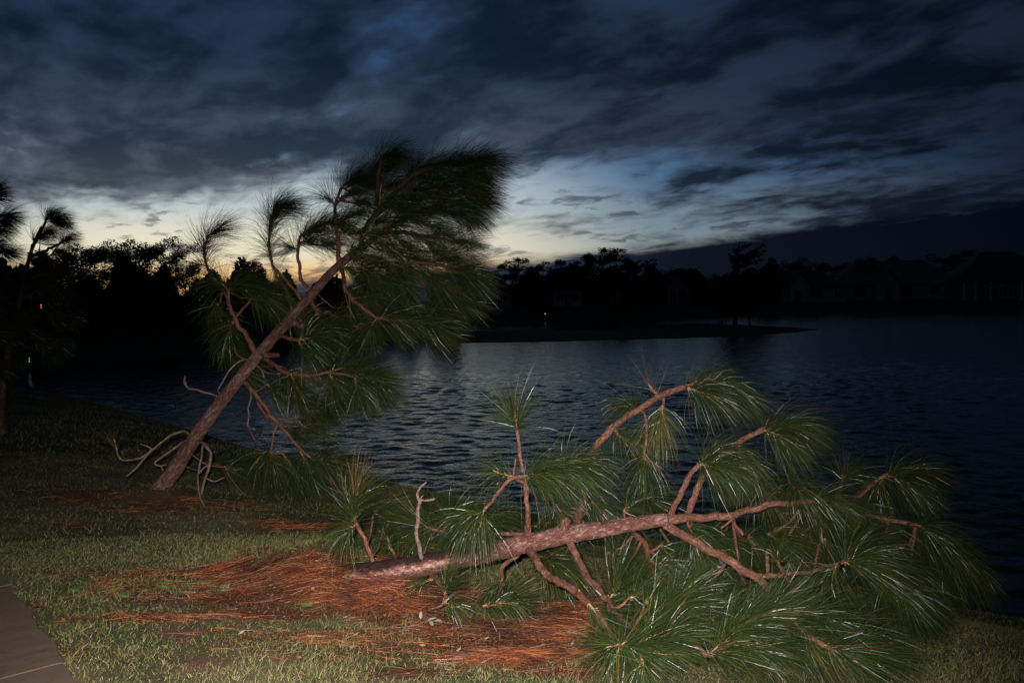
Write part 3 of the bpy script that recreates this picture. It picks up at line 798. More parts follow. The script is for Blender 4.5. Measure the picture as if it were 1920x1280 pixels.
FP_.branch([(988, 1010, d_ - .1), (990, 992, d_ - .15), (988, 950, d_ - .2), (985, 905, d_ - .25), (988, 892, d_ - .28)], (12, 8),
           [T([(982, 892), (1010, 888), (1038, 884)], d_ - .3, n=950, w=(.3, 0, 0)), T([(1040, 882), (1070, 874), (1098, 868)], d_ - .25, n=620, w=(.5, 0, 0)), T([(990, 893), (1030, 900), (1080, 896)], d_ - .15, n=500, w=(.5, 0, 0)),
            T([(969, 806), (969, 798), (968, 790)], d_ - .3, n=230, g=.55, w=(.45, 0, 0), o=1.15), T([(968, 795), (967, 790), (966, 784)], d_ - .3, n=45, g=.0, w=(.0, 0, 0), o=.5), T([(962, 893), (945, 890), (935, 886)], d_ - .2, n=190)],
           [([(980, 884, d_ - .3), (976, 862, d_ - .32), (975, 836, d_ - .32), (969, 803, d_ - .3)], (7, 6)), ([(985, 893, d_ - .28), (962, 896, d_ - .3), (945, 910, d_ - .32), (931, 928, d_ - .34), (905, 958, d_ - .36)], (8, 6)),
            ([(962, 894, d_ - .3), (964, 875, d_ - .3), (967, 860, d_ - .3)], (4, 3))])
FP_.branch([(905, 958, d_ - .36), (896, 966, d_ - .38), (890, 972, d_ - .4)], (6, 5), [T([(900, 962), (892, 968), (880, 976)], d_ - .4, n=560, w=(.15, 0, 0)), T([(908, 955), (905, 965), (904, 978)], d_ - .42, n=330, w=(.2, 0, 0))])
FP_.branch([(699, 1052, d_ - .02), (688, 1020, d_ - .05), (676, 995, d_ - .08), (667, 980, d_ - .1)], (9, 7),
           [T([(667, 984), (664, 965), (665, 945)], d_ - .1, n=520, g=.7, w=(1.2, 0.2, 0)), T([(665, 950), (666, 938), (668, 930)], d_ - .1, n=60, g=.1, w=(.0, 0, 0), o=.5, d=.6), T([(665, 985), (658, 990), (652, 996)], d_ - .12, n=200, g=1.3)])
FP_.branch([(745, 1050, d_), (738, 1036, d_ - .08), (730, 1024, d_ - .1)], (6, 6), [T([(732, 1028), (729, 1022), (728, 1016)], d_ - .12, n=170, L=.16)])
FP_.branch([(789, 1042, d_ - .1), (786, 1020, d_ - .1), (781, 997, d_ - .1), (783, 960, d_ - .12), (788, 937, d_ - .12)], (9, 6), (),
           [([(787, 940, d_ - .12), (782, 926, d_ - .12), (787, 913, d_ - .14), (799, 904, d_ - .15)], (6, 3.5)), ([(788, 937, d_ - .12), (800, 937, d_ - .1), (815, 935, d_ - .1)], (5, 4)), ([(787, 937, d_ - .12), (793, 928, d_ - .12)], (4, 2))], 2,
           label='bare grey-brown dead twig with forked hooked tip')
FP_.branch([(985, 1003, d_ + .05), (930, 1000, d_ + .08), (860, 1000, d_ + .1), (815, 993, d_ + .08)], (8, 6),
           [T([(818, 993), (805, 990), (793, 982)], d_ + .05, n=330, g=.1, w=(.35, 0, 0)), T([(860, 1000), (850, 985), (845, 970)], d_ + .15, n=330, g=.6), T([(900, 1000), (905, 985), (915, 975)], d_ + .2, n=300),
            T([(815, 994), (800, 1000), (790, 1008)], d_ + .12, n=260)])
FP_.branch([(806, 1072, d_ - .1), (815, 1083, d_ - .2), (829, 1100, d_ - .3), (836, 1112, d_ - .35), (831, 1133, d_ - .4)], (10, 7),
           [T([(834, 1112), (838, 1100), (842, 1092)], d_ - .4, n=260, g=.1, w=(.9, 0, 0), L=.2), T([(833, 1128), (842, 1132), (852, 1136)], d_ - .4, n=180, L=.2), T([(812, 1085), (790, 1092), (775, 1098)], d_ - .2, n=170, L=.2)],
           [([(831, 1133, d_ - .4), (820, 1138, d_ - .42), (809, 1141, d_ - .43)], (5, 3))])
FP_.branch([(972, 1038, d_ - .05), (955, 1052, d_), (941, 1065, d_), (942, 1090, d_ - .1)], (10, 7),
           [T([(930, 1130), (950, 1122), (966, 1116)], d_ - .45, n=300, g=-.1, w=(.8, 0, 0), L=.24), T([(905, 1135), (930, 1132), (960, 1130)], d_ - .5, n=300, L=.22), T([(942, 1085), (938, 1095), (930, 1105)], d_ - .2, n=200)],
           [([(942, 1090, d_ - .1), (938, 1112, d_ - .3), (928, 1132, d_ - .45)], (6, 5))])
# big limbs that prop the trunk, coming towards the camera
L1 = d_ - .15
FP_.branch([(990, 1026, L1), (1000, 1040, L1 - .1), (1012, 1058, L1 - .25), (1030, 1078, L1 - .42), (1058, 1096, L1 - .62), (1087, 1115, L1 - .85), (1116, 1145, L1 - 1.05), (1140, 1180, L1 - 1.3), (1158, 1205, L1 - 1.45)], (18, 9),
           [T([(1160, 1207), (1180, 1212), (1200, 1213)], L1 - 1.5, n=620, L=.27, g=.35, w=(.2, 0, 0), o=1.3), T([(1162, 1207), (1152, 1210), (1146, 1212)], L1 - 1.5, n=260, L=.27, g=.2, w=(-.1, 0, 0), o=1.2), T([(1103, 1130), (1120, 1150), (1140, 1180)], L1 - 1.1, n=380, L=.27, g=.3, w=(.3, 0, .1), o=.6),
            T([(1206, 1240), (1204, 1244), (1202, 1250)], L1 - 1.55, n=180, L=.2), T([(1216, 1219), (1236, 1206), (1256, 1193)], L1 - 1.45, n=520, L=.27, g=.35, w=(.6, 0, 0))],
           [([(1158, 1205, L1 - 1.45), (1190, 1216, L1 - 1.5), (1216, 1219, L1 - 1.45)], (7, 5)), ([(1087, 1112, L1 - .85), (1085, 1104, L1 - .85)], (5, 4))])
FP_.branch([(1066, 1012, L1), (1076, 1032, L1 - .1), (1088, 1056, L1 - .2), (1100, 1078, L1 - .32), (1114, 1097, L1 - .45), (1134, 1121, L1 - .6), (1165, 1160, L1 - .95), (1205, 1188, L1 - 1.15)], (15, 8),
           [T([(1207, 1186), (1235, 1160), (1266, 1134)], L1 - 1.2, n=650, g=.35, w=(.6, 0, 0), o=.8), T([(1258, 1140), (1264, 1134), (1268, 1128)], L1 - 1.2, n=130, g=-.1, w=(.2, 0, .3), o=.6), T([(1140, 1125), (1150, 1112), (1158, 1100)], L1 - .6, n=260, g=.2)])
FP_.branch([(1180, 985, d_ - .1), (1190, 1000, d_), (1209, 1020, d_ - .05), (1219, 1055, d_ - .3), (1250, 1120, L1 - .8), (1300, 1200, L1 - 1.2), (1325, 1228, L1 - 1.3)], (12, 8),
           [T([(1326, 1229), (1365, 1196), (1400, 1168), (1436, 1147)], L1 - 1.3, n=1100, g=.45, w=(.8, 0, 0), o=.75), T([(1420, 1155), (1432, 1149), (1440, 1144)], L1 - 1.3, n=260, g=.1, w=(.2, 0, .5), o=.5), T([(1219, 1050), (1235, 1060), (1255, 1062)], d_ - .3, n=350), T([(1330, 1228), (1360, 1222), (1390, 1215)], L1 - 1.25, n=360, g=.5)])
FP_.branch([(1312, 1116, u - .5), (1308, 1119, u - .52)], (6, 5), [T([(1314, 1114), (1300, 1116), (1288, 1118)], u - .5, n=260, g=.5), T([(1312, 1116), (1325, 1120), (1345, 1126)], u - .55, n=360)])
r8 = u - .5
FP_.branch([(1570, 1058, r8), (1580, 1053, r8), (1586, 1050, r8)], (8, 6),
           [T([(1582, 1052), (1600, 1040), (1619, 1030)], r8, n=480, g=.8, w=(1.1, 0, 0)), T([(1582, 1053), (1600, 1052), (1622, 1053)], r8 - .05, n=700, g=.9, w=(.9, 0, 0)), T([(1568, 1060), (1562, 1070), (1558, 1080)], r8 - .1, n=360), T([(1620, 1054), (1650, 1068), (1680, 1086)], r8 + .05, n=560, w=(.9, 0, 0)), T([(1660, 1090), (1690, 1110), (1715, 1130)], r8 + .05, n=420, w=(.8, 0, 0))],
           [([(1600, 1053, r8), (1640, 1066, r8), (1665, 1092, r8)], (6, 5))])
FP_.branch([(1440, 1030, r8 + .1), (1462, 1060, r8), (1478, 1088, r8 - .1), (1491, 1112, r8 - .2), (1512, 1143, r8 - .35)], (7, 7),
           [T([(1512, 1143), (1545, 1158), (1575, 1172)], r8 - .4, n=640, g=.8, w=(.8, 0, 0)), T([(1460, 1056), (1459, 1050), (1459, 1045)], r8 - .1, n=160, L=.2), T([(1575, 1172), (1600, 1180), (1625, 1190)], r8 - .35, n=460, g=.7, w=(.9, 0, 0)), T([(1490, 1112), (1470, 1125), (1455, 1140)], r8 - .25, n=300)])
FP_.branch([(1440, 1108, u - .47), (1462, 1135, r8 - .2), (1487, 1163, r8 - .4), (1515, 1188, r8 - .5), (1545, 1210, r8 - .6)], (9, 9),
           [T([(1545, 1208), (1565, 1218), (1585, 1224)], r8 - .6, n=430, g=.5, w=(.9, 0, 0)), T([(1490, 1165), (1510, 1190), (1520, 1210)], r8 - .5, n=330, g=.5), T([(1590, 1215), (1620, 1222), (1650, 1230)], r8 - .55, n=330, g=.4, w=(.8, 0, 0))])
# right-hand boughs behind
rb = u + .25
FP_.branch([(1500, 948, u), (1560, 955, rb), (1595, 941, rb), (1628, 913, rb), (1660, 890, rb)], (10, 9),
           [T([(1660, 890), (1690, 900), (1720, 920)], rb, n=760, w=(.9, 0, 0)), T([(1660, 888), (1700, 884), (1735, 886)], rb + .1, n=560, w=(.7, 0, 0)), T([(1576, 905), (1583, 895), (1592, 889)], rb + .1, n=330), T([(1604, 935), (1612, 945), (1619, 951)], rb, n=380), T([(1655, 893), (1650, 905), (1648, 915)], rb, n=260, w=(.2, 0, 0))],
           [([(1562, 955, rb + .1), (1570, 932, rb + .1), (1578, 905, rb + .1)], (7, 6))])
FP_.branch([(1560, 955, rb), (1610, 962, rb - .1), (1652, 971, rb - .15), (1690, 979, rb - .2), (1717, 984, rb - .2)], (9, 8),
           [T([(1717, 984), (1750, 1000), (1780, 1025), (1806, 1057)], rb - .2, n=950, w=(.8, 0, 0)), T([(1717, 983), (1730, 988), (1745, 1000)], rb - .3, n=420, w=(.6, 0, 0)), T([(1800, 1050), (1815, 1060), (1825, 1072)], rb - .15, n=380, w=(.6, 0, 0)), T([(1650, 972), (1660, 985), (1668, 1000)], rb - .1, n=360), T([(1740, 1000), (1765, 1030), (1780, 1060)], rb - .1, n=420)])
random.seed(5)
FP_.fill(u + .05, u + .5, [(1350, 990, 2, 8), (1394, 1002, 8, 12), (1400, 1005, 25, 16), (1290, 985, 12, 18), (1262, 1027, 15, 12), (1180, 1030, 22, 10), (1140, 1035, 20, 15), (1160, 1070, 22, 8), (1220, 1080, 25, 5),
     (1280, 1060, 25, 12), (1330, 1010, 22, 18), (1350, 1100, 22, 10), (1400, 1110, 25, 10), (1240, 1020, 10, 18), (1440, 1000, 20, 15), (1480, 1000, 25, 15), (1460, 960, 15, 14), (1500, 1000, 30, 14), (1540, 1010, 28, 16), (1600, 1000, 26, 18),
     (1640, 1020, 25, 18), (1690, 1050, 22, 20), (1640, 1110, 30, 14), (1690, 1120, 25, 20), (1580, 1100, 28, 14), (1520, 1090, 25, 14), (1040, 950, 12, 12), (1110, 940, 14, 12), (1020, 1045, 14, 12), (1050, 1050, 12, 14), (870, 985, -16, 8), (1170, 960, 12, -8),
     (1415, 900, 12, 18), (1480, 905, 16, 14), (1540, 980, 20, 14), (1450, 1030, 20, 12), (1740, 1090, 22, 24), (1300, 1030, 20, 20)], n=380)
FP_.fill(L1 - 1.1, L1 - .5, [(1180, 1120, 20, -10), (1210, 1130, 26, -8), (1250, 1165, 26, 8), (1290, 1150, 26, 4), (1330, 1160, 26, 6), (1270, 1210, 28, 8), (1350, 1140, 28, 8), (1430, 1175, 26, 12), (1470, 1190, 24, 12), (1380, 1200, 30, 6),
     (1140, 1140, 20, 8), (1420, 1215, 28, 8), (1480, 1225, 26, 6)], n=300, g=.8, w=(.8, 0, 0), L=.29)
# tufts on the far side of the trunk, low over the bank
FP_.fill(d_ + .15, d_ + .6, [(720, 985, 20, -6), (745, 1000, 22, 4), (700, 960, 20, -4), (760, 1025, 18, 8), (840, 960, 16, 10), (1000, 985, 18, 8), (860, 950, -14, 10), (1210, 930, 16, 12), (1500, 925, 16, 12), (1440, 925, 16, 12), (780, 1020, 18, 6), (690, 1010, 14, 10)], n=360, g=1.0, w=(.9, 0, 0))

# ================================================================== leaning pine
base = gp(302, 915); D0 = float(base[1]); k0 = D0 / 10.5
lr = empty('leaning_pine', base, 'tall pine blown over to a steep lean, still rooted beside the water', 'tree')
LP = Pine(lr, np.array(base), [M_BARK2, M_TWIG, M_DEAD], 0.41, 0.62, (1.15, 0.25, 0), 0.92, 0.0030, 4)
D = D0
LP.trunk([(292, 930, D), (302, 914, D), (328, 880, D), (359, 831, D), (407, 763, D), (448, 711, D), (489, 660, D), (534, 608, D), (587, 549, D), (632, 500, D), (684, 460, D), (722, 430, D)],
         [36, 32, 30, 26, 24, 23, 21, 19, 17, 15, 12, 8], 24, 0.05, 0.10,
         stubs=[((545, 603, D - .1), (570, 612, D - .25), 12), ((494, 667, D - .1), (522, 665, D - .2), 9), ((582, 565, D), (598, 590, D - .15), 8)])
LP.branch([(675, 468, D), (684, 428, D), (704, 397, D), (708, 363, D), (709, 329, D), (716, 300, D)], (10, 6),
          [T([(716, 304), (722, 294), (735, 290)], D, n=520), T([(709, 330), (715, 318), (730, 310)], D + .1, n=460), T([(708, 365), (722, 352), (742, 345)], D + .15, n=420), T([(706, 345), (700, 333), (704, 318)], D + .1, n=380), T([(700, 400), (716, 392), (735, 388)], D - .1, n=380)])
LP.branch([(704, 405, D), (739, 363, D), (770, 332, D - .1), (815, 314, D - .1), (862, 306, D), (900, 304, D)], (11, 5),
          [T([(770, 330), (785, 318), (802, 312)], D - .1, n=420), T([(800, 316), (825, 308), (848, 302)], D - .1, n=520), T([(845, 308), (868, 302), (885, 300)], D, n=520), T([(885, 304), (905, 300), (922, 302)], D, n=560), T([(775, 335), (800, 335), (828, 336)], D + .1, n=460),
           T([(830, 318), (850, 325), (872, 330)], D - .1, n=460), T([(870, 312), (890, 320), (905, 330)], D, n=460), T([(748, 355), (775, 355), (800, 358)], D - .15, n=420)])
LP.branch([(635, 500, D), (634, 455, D), (630, 418, D), (629, 385, D), (640, 352, D)], (9, 5),
          [T([(636, 356), (648, 345), (665, 335)], D, n=540), T([(630, 385), (642, 372), (662, 362)], D + .1, n=480), T([(629, 388), (622, 378), (614, 372)], D, n=170, w=(.2, 0, 0)), T([(630, 420), (645, 408), (668, 400)], D, n=460), T([(655, 350), (675, 338), (690, 332)], D + .1, n=380), T([(632, 440), (650, 436), (675, 436)], D - .1, n=360)])
LP.branch([(590, 546, D), (577, 540, D), (563, 518, D), (560, 483, D), (560, 452, D), (566, 440, D)], (8, 5),
          [T([(562, 446), (572, 436), (590, 428)], D, n=520), T([(560, 462), (568, 455), (580, 452)], D - .1, n=400), T([(560, 470), (553, 466), (545, 464)], D, n=220, w=(.3, 0, 0)), T([(580, 435), (600, 425), (618, 415)], D, n=380)])
LP.branch([(567, 566, D), (556, 548, D), (539, 528, D), (512, 497, D), (505, 455, D), (508, 415, D), (516, 392, D)], (7, 4),
          [T([(510, 402), (516, 390), (528, 386)], D, n=480), T([(507, 425), (511, 412), (520, 402)], D, n=400), T([(505, 450), (506, 436), (509, 424)], D, n=220, g=.3, w=(-.1, 0, 0)), T([(508, 490), (506, 475), (505, 462)], D, n=240, g=1.1, w=(.2, 0, 0)), T([(510, 500), (516, 510), (522, 525)], D, n=200, g=1, w=(.2, 0, 0), y=.5)])
LP.branch([(480, 668, D), (468, 640, D - .1), (457, 622, D - .15), (440, 597, D - .2), (429, 569, D - .25), (428, 545, D - .3)], (10, 6),
          [T([(428, 545), (440, 538), (455, 536)], D - .3, n=560, g=1.1, w=(.9, 0, 0)), T([(428, 545), (420, 536), (408, 532)], D - .3, n=360, g=1.3, w=(.2, 0, 0)), T([(440, 540), (462, 534), (482, 536)], D - .2, n=460, g=1.1, w=(.8, 0, 0)), T([(396, 520), (388, 500), (383, 470)], D, n=240, g=.7, w=(.5, 0, 0)), T([(382, 470), (390, 445), (408, 432)], D, n=520, g=.5, w=(.9, 0, 0)),
           T([(440, 600), (432, 612), (428, 625)], D - .2, n=260, g=1.2, w=(.2, 0, 0)), T([(470, 560), (490, 562), (505, 568)], D - .2, n=380, g=1.2, w=(.5, 0, 0)), T([(388, 500), (378, 496), (368, 498)], D, n=130, w=(.1, 0, 0))],
          [([(428, 560, D - .28), (410, 535, D - .15), (396, 518, D), (388, 500, D), (382, 470, D), (384, 458, D)], (6, 4)), ([(440, 597, D - .2), (460, 575, D - .2), (470, 560, D - .2)], (5, 4))])
LP.branch([(672, 477, D), (700, 484, D - .1), (735, 494, D - .2), (804, 494, D - .3), (838, 500, D - .3)], (9, 6),
          [T([(838, 500), (855, 500), (872, 506)], D - .3, n=620, g=.7), T([(800, 494), (820, 486), (845, 484)], D - .3, n=520), T([(800, 512), (812, 520), (828, 528)], D - .4, n=520, g=.8, w=(1, 0, 0)), T([(735, 494), (760, 502), (785, 512)], D - .3, n=480, g=.9), T([(850, 506), (872, 515), (890, 528)], D - .2, n=460, g=.8), T([(730, 496), (745, 515), (760, 535)], D - .3, n=420, g=1.1, w=(.7, 0, 0))])
LP.branch([(722, 432, D), (770, 404, D - .1), (800, 392, D - .1), (838, 380, D - .1), (870, 375, D)], (10, 5),
          [T([(865, 375), (885, 372), (905, 376)], D, n=620, g=.8, w=(.9, 0, 0)), T([(838, 380), (860, 388), (882, 396)], D - .1, n=520, g=.9, w=(.8, 0, 0)), T([(830, 378), (855, 365), (880, 360)], D, n=440), T([(770, 404), (795, 400), (820, 398)], D - .2, n=460), T([(800, 390), (830, 395), (850, 400)], D - .15, n=420, g=.8),
           T([(850, 378), (872, 386), (885, 398)], D + .1, n=420, g=.9), T([(760, 408), (790, 415), (815, 425)], D - .2, n=460)])
LP.branch([(715, 437, D), (760, 436, D - .1), (800, 442, D - .15), (840, 450, D - .2)], (8, 5),
          [T([(838, 450), (855, 452), (872, 455)], D - .2, n=420), T([(795, 442), (815, 440), (840, 438)], D - .1, n=420), T([(760, 438), (785, 446), (808, 456)], D - .2, n=420), T([(735, 440), (750, 450), (770, 462)], D - .1, n=380)])
LP.branch([(640, 500, D), (645, 525, D - .15), (650, 548, D - .2), (670, 570, D - .3), (705, 596, D - .4)], (9, 6),
          [T([(645, 545), (655, 550), (672, 552)], D - .2, n=460, g=1.1, w=(.7, 0, 0)), T([(706, 596), (722, 594), (740, 596)], D - .4, n=520, g=.9, w=(.8, 0, 0)), T([(706, 597), (700, 605), (696, 615)], D - .4, n=300, g=1, w=(.3, 0, 0)), T([(660, 560), (685, 556), (712, 556)], D - .3, n=460, g=.9), T([(740, 598), (765, 600), (790, 606)], D - .4, n=480, g=.9, w=(.9, 0, 0)),
           T([(790, 606), (808, 606), (822, 612)], D - .35, n=420, g=.9, w=(.9, 0, 0)), T([(700, 560), (730, 560), (760, 566)], D - .2, n=460, g=.9)],
          [([(705, 596, D - .4), (745, 600, D - .4), (790, 606, D - .38)], (6, 4))])
LP.branch([(520, 628, D), (540, 634, D - .2), (560, 638, D - .3)], (8, 6), [T([(560, 638), (575, 634), (592, 634)], D - .3, n=460, g=.9, w=(.8, 0, 0)), T([(560, 640), (566, 650), (575, 662)], D - .35, n=330, g=1, w=(.5, 0, 0)), T([(560, 636), (580, 622), (602, 616)], D - .2, n=360)])
LP.branch([(498, 672, D), (520, 688, D - .15), (544, 701, D - .25), (585, 703, D - .35), (617, 697, D - .4)], (9, 6),
          [T([(617, 697), (635, 692), (655, 690)], D - .4, n=560, g=.8, w=(.9, 0, 0)), T([(617, 698), (622, 710), (630, 722)], D - .4, n=360, g=1, w=(.4, 0, 0)), T([(655, 704), (680, 700), (702, 702)], D - .4, n=620, g=.8, w=(.9, 0, 0)), T([(665, 708), (668, 722), (676, 734)], D - .45, n=400, g=1, w=(.5, 0, 0)), T([(545, 700), (550, 712), (556, 724)], D - .3, n=330, g=1.1, w=(.5, 0, 0)), T([(690, 706), (705, 712), (718, 720)], D - .4, n=360, g=.9, w=(.8, 0, 0))],
          [([(617, 698, D - .4), (642, 702, D - .42), (665, 706, D - .42)], (6, 5))])
LP.branch([(463, 720, D), (489, 752, D - .1), (517, 787, D - .2), (537, 811, D - .25), (558, 835, D - .3), (575, 852, D - .35)], (8, 5),
          [T([(575, 852), (592, 862), (612, 868)], D - .35, n=520, g=.9, w=(.8, 0, 0)), T([(560, 838), (572, 862), (585, 880)], D - .3, n=420, g=1.1, w=(.5, 0, 0)), T([(507, 846), (508, 858), (512, 870)], D - .3, n=420, g=1.2, w=(.3, 0, 0)), T([(600, 870), (618, 872), (634, 876)], D - .3, n=360, g=.9, w=(.8, 0, 0)), T([(560, 790), (572, 800), (588, 806)], D + .1, n=330, g=1, w=(.5, 0, 0)),
           T([(500, 845), (490, 852), (484, 862)], D - .25, n=220, g=1.2, w=(.1, 0, 0)), T([(530, 850), (545, 870), (555, 890)], D - .2, n=330, g=1, w=(.4, 0, 0))],
          [([(520, 790, D - .2), (514, 815, D - .25), (508, 846, D - .3)], (5, 4)), ([(482, 752, D - .05), (490, 768, D - .08), (500, 780, D - .1)], (5, 3))])
LP.branch([(469, 728, D), (470, 745, D - .1), (466, 765, D - .1), (467, 780, D - .1), (464, 796, D - .1)], (5, 3), mat=2)
LP.branch([(484, 688, D), (493, 700, D - .1), (495, 708, D - .1)], (5, 3), mat=2)
LP.branch([(410, 744, D), (395, 738, D - .1), (379, 734, D - .15), (356, 728, D - .2), (346, 718, D - .2), (347, 705, D - .2)], (6, 4), (), [([(358, 730, D - .2), (350, 724, D - .25), (348, 715, D - .3)], (4, 3))], 2, label='thin dead hooked twig')
LP.branch([(413, 742, D), (409, 730, D - .1), (421, 708, D - .15), (436, 688, D - .15), (452, 675, D - .1), (468, 674, D)], (4.5, 4.5), mat=2)
LP.branch([(357, 818, D), (350, 811, D - .1), (338, 809, D - .2), (317, 818, D - .3), (300, 832, D - .35), (283, 845, D - .4), (259, 859, D - .4), (231, 862, D - .4), (221, 852, D - .4), (219, 840, D - .4)], (6.5, 4),
          [T([(219, 842), (218, 836), (216, 830)], D - .4, n=70, g=.0, w=(.3, 0, 0), d=.2, L=.3)], [([(285, 843, D - .4), (272, 857, D - .42), (262, 871, D - .45), (237, 893, D - .5)], (5, 3)), ([(286, 842, D - .4), (275, 836, D - .4), (263, 832, D - .4)], (3, 2))], 2, label='curved bare branch arching down to the ground')
LP.branch([(352, 824, D), (340, 830, D - .15), (317, 847, D - .25), (300, 858, D - .3), (290, 868, D - .3), (300, 873, D - .3), (312, 871, D - .25)], (6, 4), (), [([(302, 873, D - .3), (306, 882, D - .32)], (3, 2))], 2)
LP.branch([(372, 824, D), (380, 834, D - .2), (378, 859, D - .3), (372, 887, D - .35), (374, 924, D - .45), (383, 948, D - .6), (395, 959, D - .7)], (6, 3.5), (),
          [([(376, 828, D - .1), (385, 834, D - .2), (395, 849, D - .3), (393, 873, D - .35), (384, 900, D - .4), (378, 926, D - .5)], (6, 4)), ([(374, 887, D - .35), (382, 876, D - .35), (392, 873, D - .35)], (3.5, 3)), ([(386, 896, D - .4), (402, 902, D - .4), (420, 895, D - .4)], (3.5, 2.5))], 2, label='dead forked twigs hanging to the ground')
random.seed(9)
LP.fill(D - .15, D + .7, [(690, 420, 22, -6), (740, 380, 22, -4), (790, 370, 24, 0), (650, 480, 20, 6), (690, 480, 22, 8), (720, 470, 24, 6), (760, 480, 26, 8), (790, 540, 24, 10), (830, 545, 24, 12), (860, 555, 20, 12), (700, 530, 24, 8), (740, 560, 24, 8), (780, 580, 24, 8),
     (820, 580, 20, 10), (620, 590, 22, 8), (660, 610, 24, 8), (560, 600, 20, 6), (430, 640, -6, 10), (450, 650, 6, 12), (520, 700, 20, 10), (540, 740, 20, 10), (580, 745, 20, 10), (560, 770, 18, 10),
     (620, 740, 20, 10), (810, 350, 26, 4), (850, 340, 22, 6), (660, 380, 22, 0), (600, 460, 20, -4), (720, 500, 20, 12), (600, 630, 20, 6), (480, 560, 16, 6), (760, 330, 22, -6), (880, 350, 18, 8), (520, 560, 12, 10), (540, 580, 18, 12), (800, 470, 24, 4), (860, 400, 16, 10), (500, 720, 16, 12),
     (870, 500, 16, 8), (640, 700, 20, 10), (590, 690, 22, 8), (620, 720, 22, 10), (660, 740, 22, 10), (700, 730, 22, 8), (590, 770, 20, 10), (520, 880, 20, 8), (560, 880, 20, 8), (600, 850, 20, 8), (630, 880, 16, 8), (430, 600, -8, 10), (410, 570, -6, 10), (450, 690, 10, 10), (800, 620, 18, 10), (540, 800, 14, 12), (490, 870, 12, 10), (720, 610, 20, 10), (650, 575, 20, 8), (680, 350, 18, -4), (620, 420, 18, 0)], n=420, g=.7, w=(1.0, .1, 0))
LP.fill(D - .6, D - .3, [(650, 470, 22, -2), (680, 440, 22, -4), (700, 455, 24, 4), (720, 420, 24, 0), (740, 400, 22, 0), (640, 500, 20, 8), (670, 500, 22, 8), (760, 370, 22, 0), (710, 380, 20, -4), (690, 520, 22, 8)], n=380, g=.7, w=(1, .1, 0))
LP.fill(D - .1, D + .6, [(420, 875, 18, 4), (450, 885, 18, 4), (400, 870, 14, 4), (480, 890, 18, 4), (530, 875, 18, 6), (550, 890, 18, 4)], n=260, g=.7, w=(.7, .1, 0))

# ================================================================== dark pines at the left edge
def side_pine(x, y, D, tr, dia, br, label, fillt):
    b = at(x, y, D); b.z = hn(b.x, b.y)
    r = empty('pine_tree', b, label, 'tree', 'pines at the left edge')
    s = Pine(r, np.array(b), [M_BARK2, M_TWIG, M_DEAD], 0.36, 0.7, (1.1, .2, 0), 0.75, 0.0045, 3)
    pts = [(x, y + 60, D)] + [(a, c, D) for a, c in tr]
    s.trunk(pts, [dia * (1 - .75 * i / (len(pts) - 1)) for i in range(len(pts))], 14, 0.12, 0.08)
    for (p, tf) in br: s.branch([(a, c, D + random.uniform(-.4, .4)) for a, c in p], (7, 4), [T([(a, c), (a + dx * .5, c + dy * .5), (a + dx, c + dy)], D, n=440) for a, c, dx, dy in tf])
    s.fill(D - .8, D + .8, fillt, n=420, g=.8, w=(1, .1, 0))
random.seed(3)
side_pine(2, 770, 13.2, [(2, 760), (8, 700), (20, 635), (34, 571), (48, 510), (62, 460), (78, 425)], 16,
          [([(62, 462), (78, 432), (88, 408)], [(84, 412, 10, -8), (90, 410, 18, 0), (94, 415, 18, 3)]), ([(60, 480), (85, 470), (115, 455)], [(112, 456, 12, -6), (100, 470, 14, 2)]), ([(40, 560), (70, 545), (95, 530)], [(92, 532, 14, 0), (76, 540, 12, 8)]),
           ([(24, 640), (50, 650), (80, 660)], [(78, 660, 12, 6)]), ([(34, 590), (20, 570), (8, 560)], [(8, 560, -8, -4)])],
          'dark wind-bent young pine at the left edge with its tip blown right',
          [(60, 450, 14, -6), (75, 440, 14, -4), (50, 490, 14, 0), (70, 490, 16, 2), (30, 510, 12, 0), (60, 520, 16, 4), (90, 510, 16, 4), (40, 540, 14, 4), (110, 550, 14, 6), (60, 580, 16, 6), (90, 590, 16, 8), (30, 610, 12, 6), (60, 630, 14, 8), (100, 640, 14, 8), (20, 660, 10, 8), (10, 520, 12, 0), (10, 590, 12, 4), (120, 590, 14, 6), (110, 500, 12, 4)])
side_pine(-60, 800, 12.0, [(-60, 780), (-52, 680), (-44, 560), (-36, 460), (-28, 400), (-20, 350)], 18,
          [([(-30, 420), (-12, 408), (4, 402)], [(0, 404, 14, 0), (-10, 410, 16, 6)]), ([(-24, 380), (-14, 366), (-10, 360)], [(-16, 368, 6, -8), (-20, 375, 10, -4)]), ([(-38, 490), (-15, 480), (5, 470)], [(2, 472, 14, 2)]), ([(-46, 590), (-20, 590), (0, 585)], [(0, 585, 12, 4)])],
          'taller dark pine mostly cut off by the left edge of the view', [(-20, 430, 16, 2), (-30, 450, 16, 2), (-15, 460, 16, 4), (-40, 500, 16, 2), (-20, 530, 16, 4), (-40, 560, 16, 4), (-30, 620, 16, 6), (-10, 620, 14, 6), (-50, 420, 14, 0), (-50, 660, 14, 6), (-15, 680, 12, 8)])

